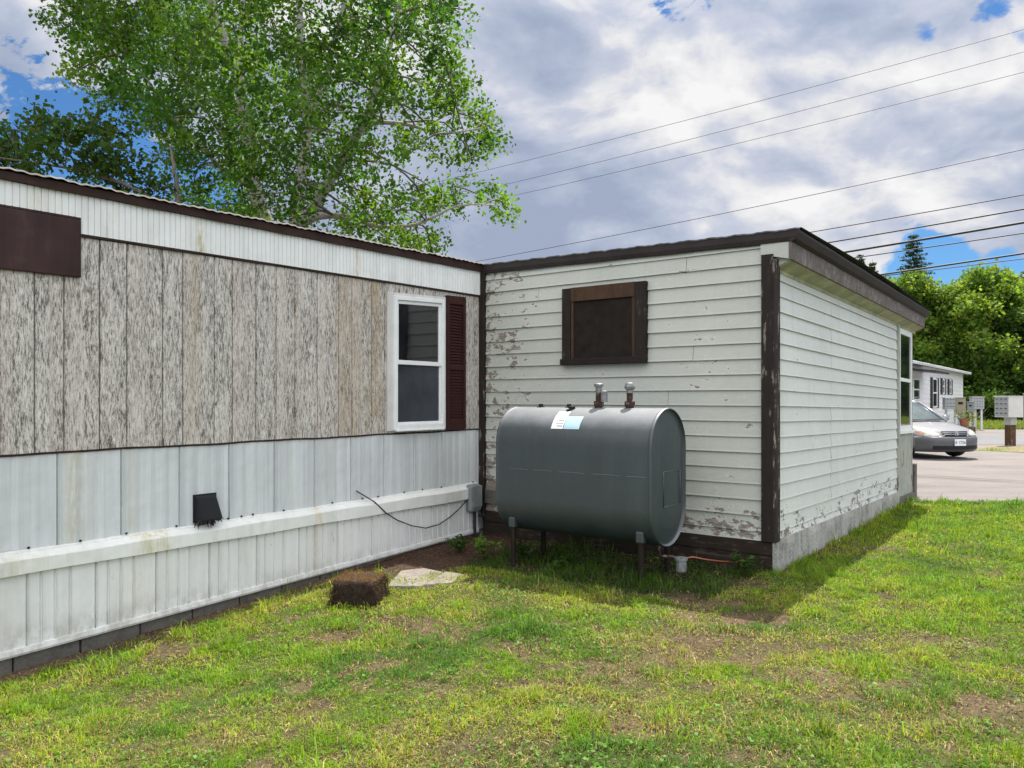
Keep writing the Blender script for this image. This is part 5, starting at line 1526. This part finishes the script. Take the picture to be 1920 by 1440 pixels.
# ------------------------------------------------------------------ parked car
def car():
    t = empty('parked_car', (10.80, 18.80, .02), R(11), 'silver sedan parked on the driveway facing the camera, half hidden by the shed', 'car')
    # lower body: stations y, half width, bottom, shoulder height, centre height
    st = [(.0, .52, .26, .52, .58), (.05, .66, .22, .60, .66), (.20, .78, .20, .68, .745), (.55, .835, .20, .76, .82), (.95, .85, .21, .82, .885), (1.22, .855, .21, .865, .93),
          (1.9, .86, .21, .90, .95), (2.8, .86, .21, .915, .955), (3.55, .86, .21, .92, .965), (4.05, .83, .23, .91, .97), (4.35, .76, .28, .86, .92), (4.42, .62, .34, .76, .82)]
    rows = []
    for y, w, zb, zs, zc in st:
        half = [(0, zc), (w * .45, zc - .008), (w * .78, zc - .03), (w * .93, zs), (w * 1.0, zs - .10), (w * 1.0, (zb + zs) / 2), (w * .985, zb + .10), (w * .90, zb), (w * .4, zb - .01)]
        rows.append([(x, y, z) for x, z in half] + [(-x, y, z) for x, z in half[:0:-1]])
    mb = MB(); m = len(rows[0])
    for a, b in zip(rows[:-1], rows[1:]): mb.add(a + b, [(k, (k + 1) % m, m + (k + 1) % m, m + k) for k in range(m)])
    mb.add(rows[0], [tuple(range(m))]); mb.add(rows[-1], [tuple(range(m - 1, -1, -1))])
    import bmesh
    body = mb.build('body', M['car'], t, smooth=True)
    bm = bmesh.new(); bm.from_mesh(body.data); bmesh.ops.remove_doubles(bm, verts=bm.verts, dist=1e-4); bm.to_mesh(body.data); bm.free()
    q = body.modifiers.new('sub', 'SUBSURF'); q.levels = 2; q.render_levels = 2
    # cabin
    base = [(1.16, .60, .925), (1.30, .70, .925), (2.2, .745, .945), (3.2, .74, .95), (3.85, .66, .96)]
    top = [(1.92, .50, 1.36), (2.0, .54, 1.385), (2.5, .57, 1.425), (3.0, .56, 1.415), (3.35, .50, 1.37)]
    def face(name, pts, mat, par):
        mb = MB(); mb.add(pts, [tuple(range(len(pts)))]); return mb.build(name, mat, par)
    mb = MB(); mb.grid([[(x, y + .08 * (1 - (x / w) ** 2) * -1, z) for x in np.linspace(-w, w, 9)] for (y, w, z) in ((1.16, .66, .905), (1.42, .625, 1.07), (1.68, .575, 1.23), (1.93, .52, 1.365))])
    mb.build('windshield', M['car_glass'], t, smooth=True)
    mb = MB(); mb.grid([[(x, y, z + .03 * (1 - (x / w) ** 2)) for x in np.linspace(-w, w, 9)] for (y, w, z) in ((1.90, .545, 1.355), (2.05, .555, 1.39), (2.5, .58, 1.415), (3.0, .57, 1.405), (3.35, .53, 1.36))])
    mb.build('roof', M['car'], t, smooth=True)
    mb = MB(); mb.grid([[(x, y, z) for x in np.linspace(-w, w, 5)] for (y, w, z) in ((3.34, .53, 1.36), (3.9, .66, .955))]); mb.build('rear_window', M['car_glass'], t)
    for s in (-1, 1):
        mb = MB(); mb.add([(s * .69, 1.30, .92), (s * .75, 2.3, .945), (s * .73, 3.6, .955), (s * .535, 3.3, 1.36), (s * .585, 2.5, 1.41), (s * .55, 2.0, 1.375)], [(0, 1, 2, 3, 4, 5)]); mb.build('side_window', M['car_glass'], t)
        mb = MB(); mb.tube([(s * .70, 1.10, .90), (s * .63, 1.5, 1.13), (s * .555, 1.94, 1.375)], .030, 8); mb.tube([(s * .555, 1.94, 1.375), (s * .60, 2.5, 1.41), (s * .55, 3.32, 1.365), (s * .70, 3.9, .95)], .03, 8); mb.tube([(s * .74, 2.35, .93), (s * .595, 2.42, 1.41)], .025, 8)
        mb.build('pillar', M['car'], t, smooth=True)
        mb = MB(); mb.lathe((s * .90, 1.38, .965), [(.02, -.05), (.075, -.045), (.085, .0), (.06, .05), (.01, .06)], 12, 'y')
        mb.tube([(s * .74, 1.42, .93), (s * .86, 1.40, .95)], .02, 6)
        mb.build('wing_mirror', M['car'], t, smooth=True)
        # headlight, wraps round the corner: laid on the body surface
        dg = bpy.context.evaluated_depsgraph_get(); dg.update()
        if s == -1:
            from mathutils.bvhtree import BVHTree
            tree = BVHTree.FromObject(body, dg)
        def on_body(deg, z, off):
            c0 = Vector((s * .42, .70, z)); dv = Vector((s * math.sin(R(deg)), -math.cos(R(deg)), 0))
            hit = tree.ray_cast(c0 + dv * 3, -dv)
            q = hit[0] if hit[0] is not None else c0 + dv * .6
            return tuple(q + dv * off)
        mb = MB()
        mb.grid([[on_body(a, z, .014) for a in np.linspace(a0, a1, 10)] for z, a0, a1 in ((.575, 2, 44), (.61, -2, 52), (.65, 2, 56), (.69, 14, 56), (.715, 30, 54))])
        hl = mb.build('headlight', M['lens'], t, smooth=True)
        mb = MB()
        mb.grid([[on_body(a, z, .019) for a in np.linspace(a0, a1, 6)] for z, a0, a1 in ((.595, 30, 44), (.635, 28, 50), (.675, 33, 50))])
        mb.build('turn_signal', M['amber'], hl, smooth=True)
    # bumper: wide, wrapped round the nose
    def nose(x, o): return -.075 + .46 * (abs(x) / .87) ** 3.2 - o
    xs = np.linspace(-.865, .865, 31)
    mb = MB(); prof = [(.03, .545), (.055, .54), (.075, .50), (.08, .42), (.07, .36), (.075, .31), (.05, .22), (-.03, .175), (-.15, .17)]
    mb.grid([[(x, nose(x, o), z) for x in xs] for o, z in prof]); bp = mb.build('bumper', M['car_shaded'], t, smooth=True)
    mb = MB(); mb.grid([[(x, nose(x, o), z) for x in np.linspace(-.62, .62, 21)] for o, z in ((.082, .335), (.088, .325), (.086, .255), (.070, .245))]); mb.build('air_intake', M['black'], bp)
    # grille
    mb = MB(); rows_ = []
    for z, w in ((.555, .28), (.58, .31), (.655, .365), (.68, .365)): rows_.append([(x, nose(x, .02) + .04 + (z - .56) * .55, z) for x in np.linspace(-w, w, 11)])
    mb.grid(rows_); gr = mb.build('grille', M['black'], t)
    mb = MB()
    for z, w in ((.605, .32), (.643, .35)): mb.tube([(x, nose(x, .03) + .04 + (z - .56) * .55, z) for x in np.linspace(-w, w, 11)], .007, 6)
    mb.build('slat', M['chrome'], gr)
    mb = MB(); y0 = nose(0, .035) + .06
    mb.tube([(-.034, y0, .66), (-.026, y0, .59)], .008, 6); mb.tube([(.034, y0, .66), (.026, y0, .59)], .008, 6); mb.tube([(-.03, y0, .625), (.03, y0, .625)], .008, 6)
    mb.tube([(-.05, y0, .668), (.05, y0, .668), (.04, y0, .583), (-.04, y0, .583), (-.05, y0, .668)], .006, 6)
    mb.build('emblem', M['chrome'], gr)
    # plate
    mb = MB(); mb.box(-.155, .155, -.178, -.166, .335, .49); pl = mb.build('licence_plate', M['plate'], t, bev=.004)
    text_mesh('plate_number', '8 1726', .105, M['ink'], pl, (0, -.1795, .412), (R(90), 0, 0), .001, .002)
    # wipers and cowl
    mb = MB(); mb.grid([[(x, y - .07 * (1 - (x / .68) ** 2), z) for x in np.linspace(-.68, .68, 9)] for y, z in ((1.05, .905), (1.19, .922))]); cw = mb.build('cowl', M['black'], t)
    mb = MB(); mb.tube([(-.55, 1.13, .93), (.0, 1.05, .95)], .009, 5); mb.tube([(.05, 1.08, .93), (.55, 1.11, .95)], .009, 5); mb.build('wiper', M['black'], cw)
    # wheels
    for (x, y, a) in ((-.73, .86, R(12)), (.73, .86, R(12)), (-.73, 3.45, 0), (.73, 3.45, 0)):
        sgn = 1 if x > 0 else -1
        mb = MB(); mb.lathe((0, 0, 0), [(.18, -.09), (.27, -.10), (.305, -.075), (.31, 0), (.305, .075), (.27, .10), (.18, .09)], 24, 'x')
        wh = mb.build('wheel', M['tyre'], t, smooth=True); wh.location = (x, y, .305); wh.rotation_euler = (0, 0, a)
        mb = MB(); mb.lathe((0, 0, 0), [(.19, sgn * .085), (.17, sgn * .10), (.06, sgn * .095), (.03, sgn * .105)], 20, 'x'); mb.build('rim', M['rim'], wh)
    # dark underbody
    mb = MB(); mb.box(-.62, .62, .3, 4.2, .17, .24); mb.build('underbody', M['black'], t)


car()
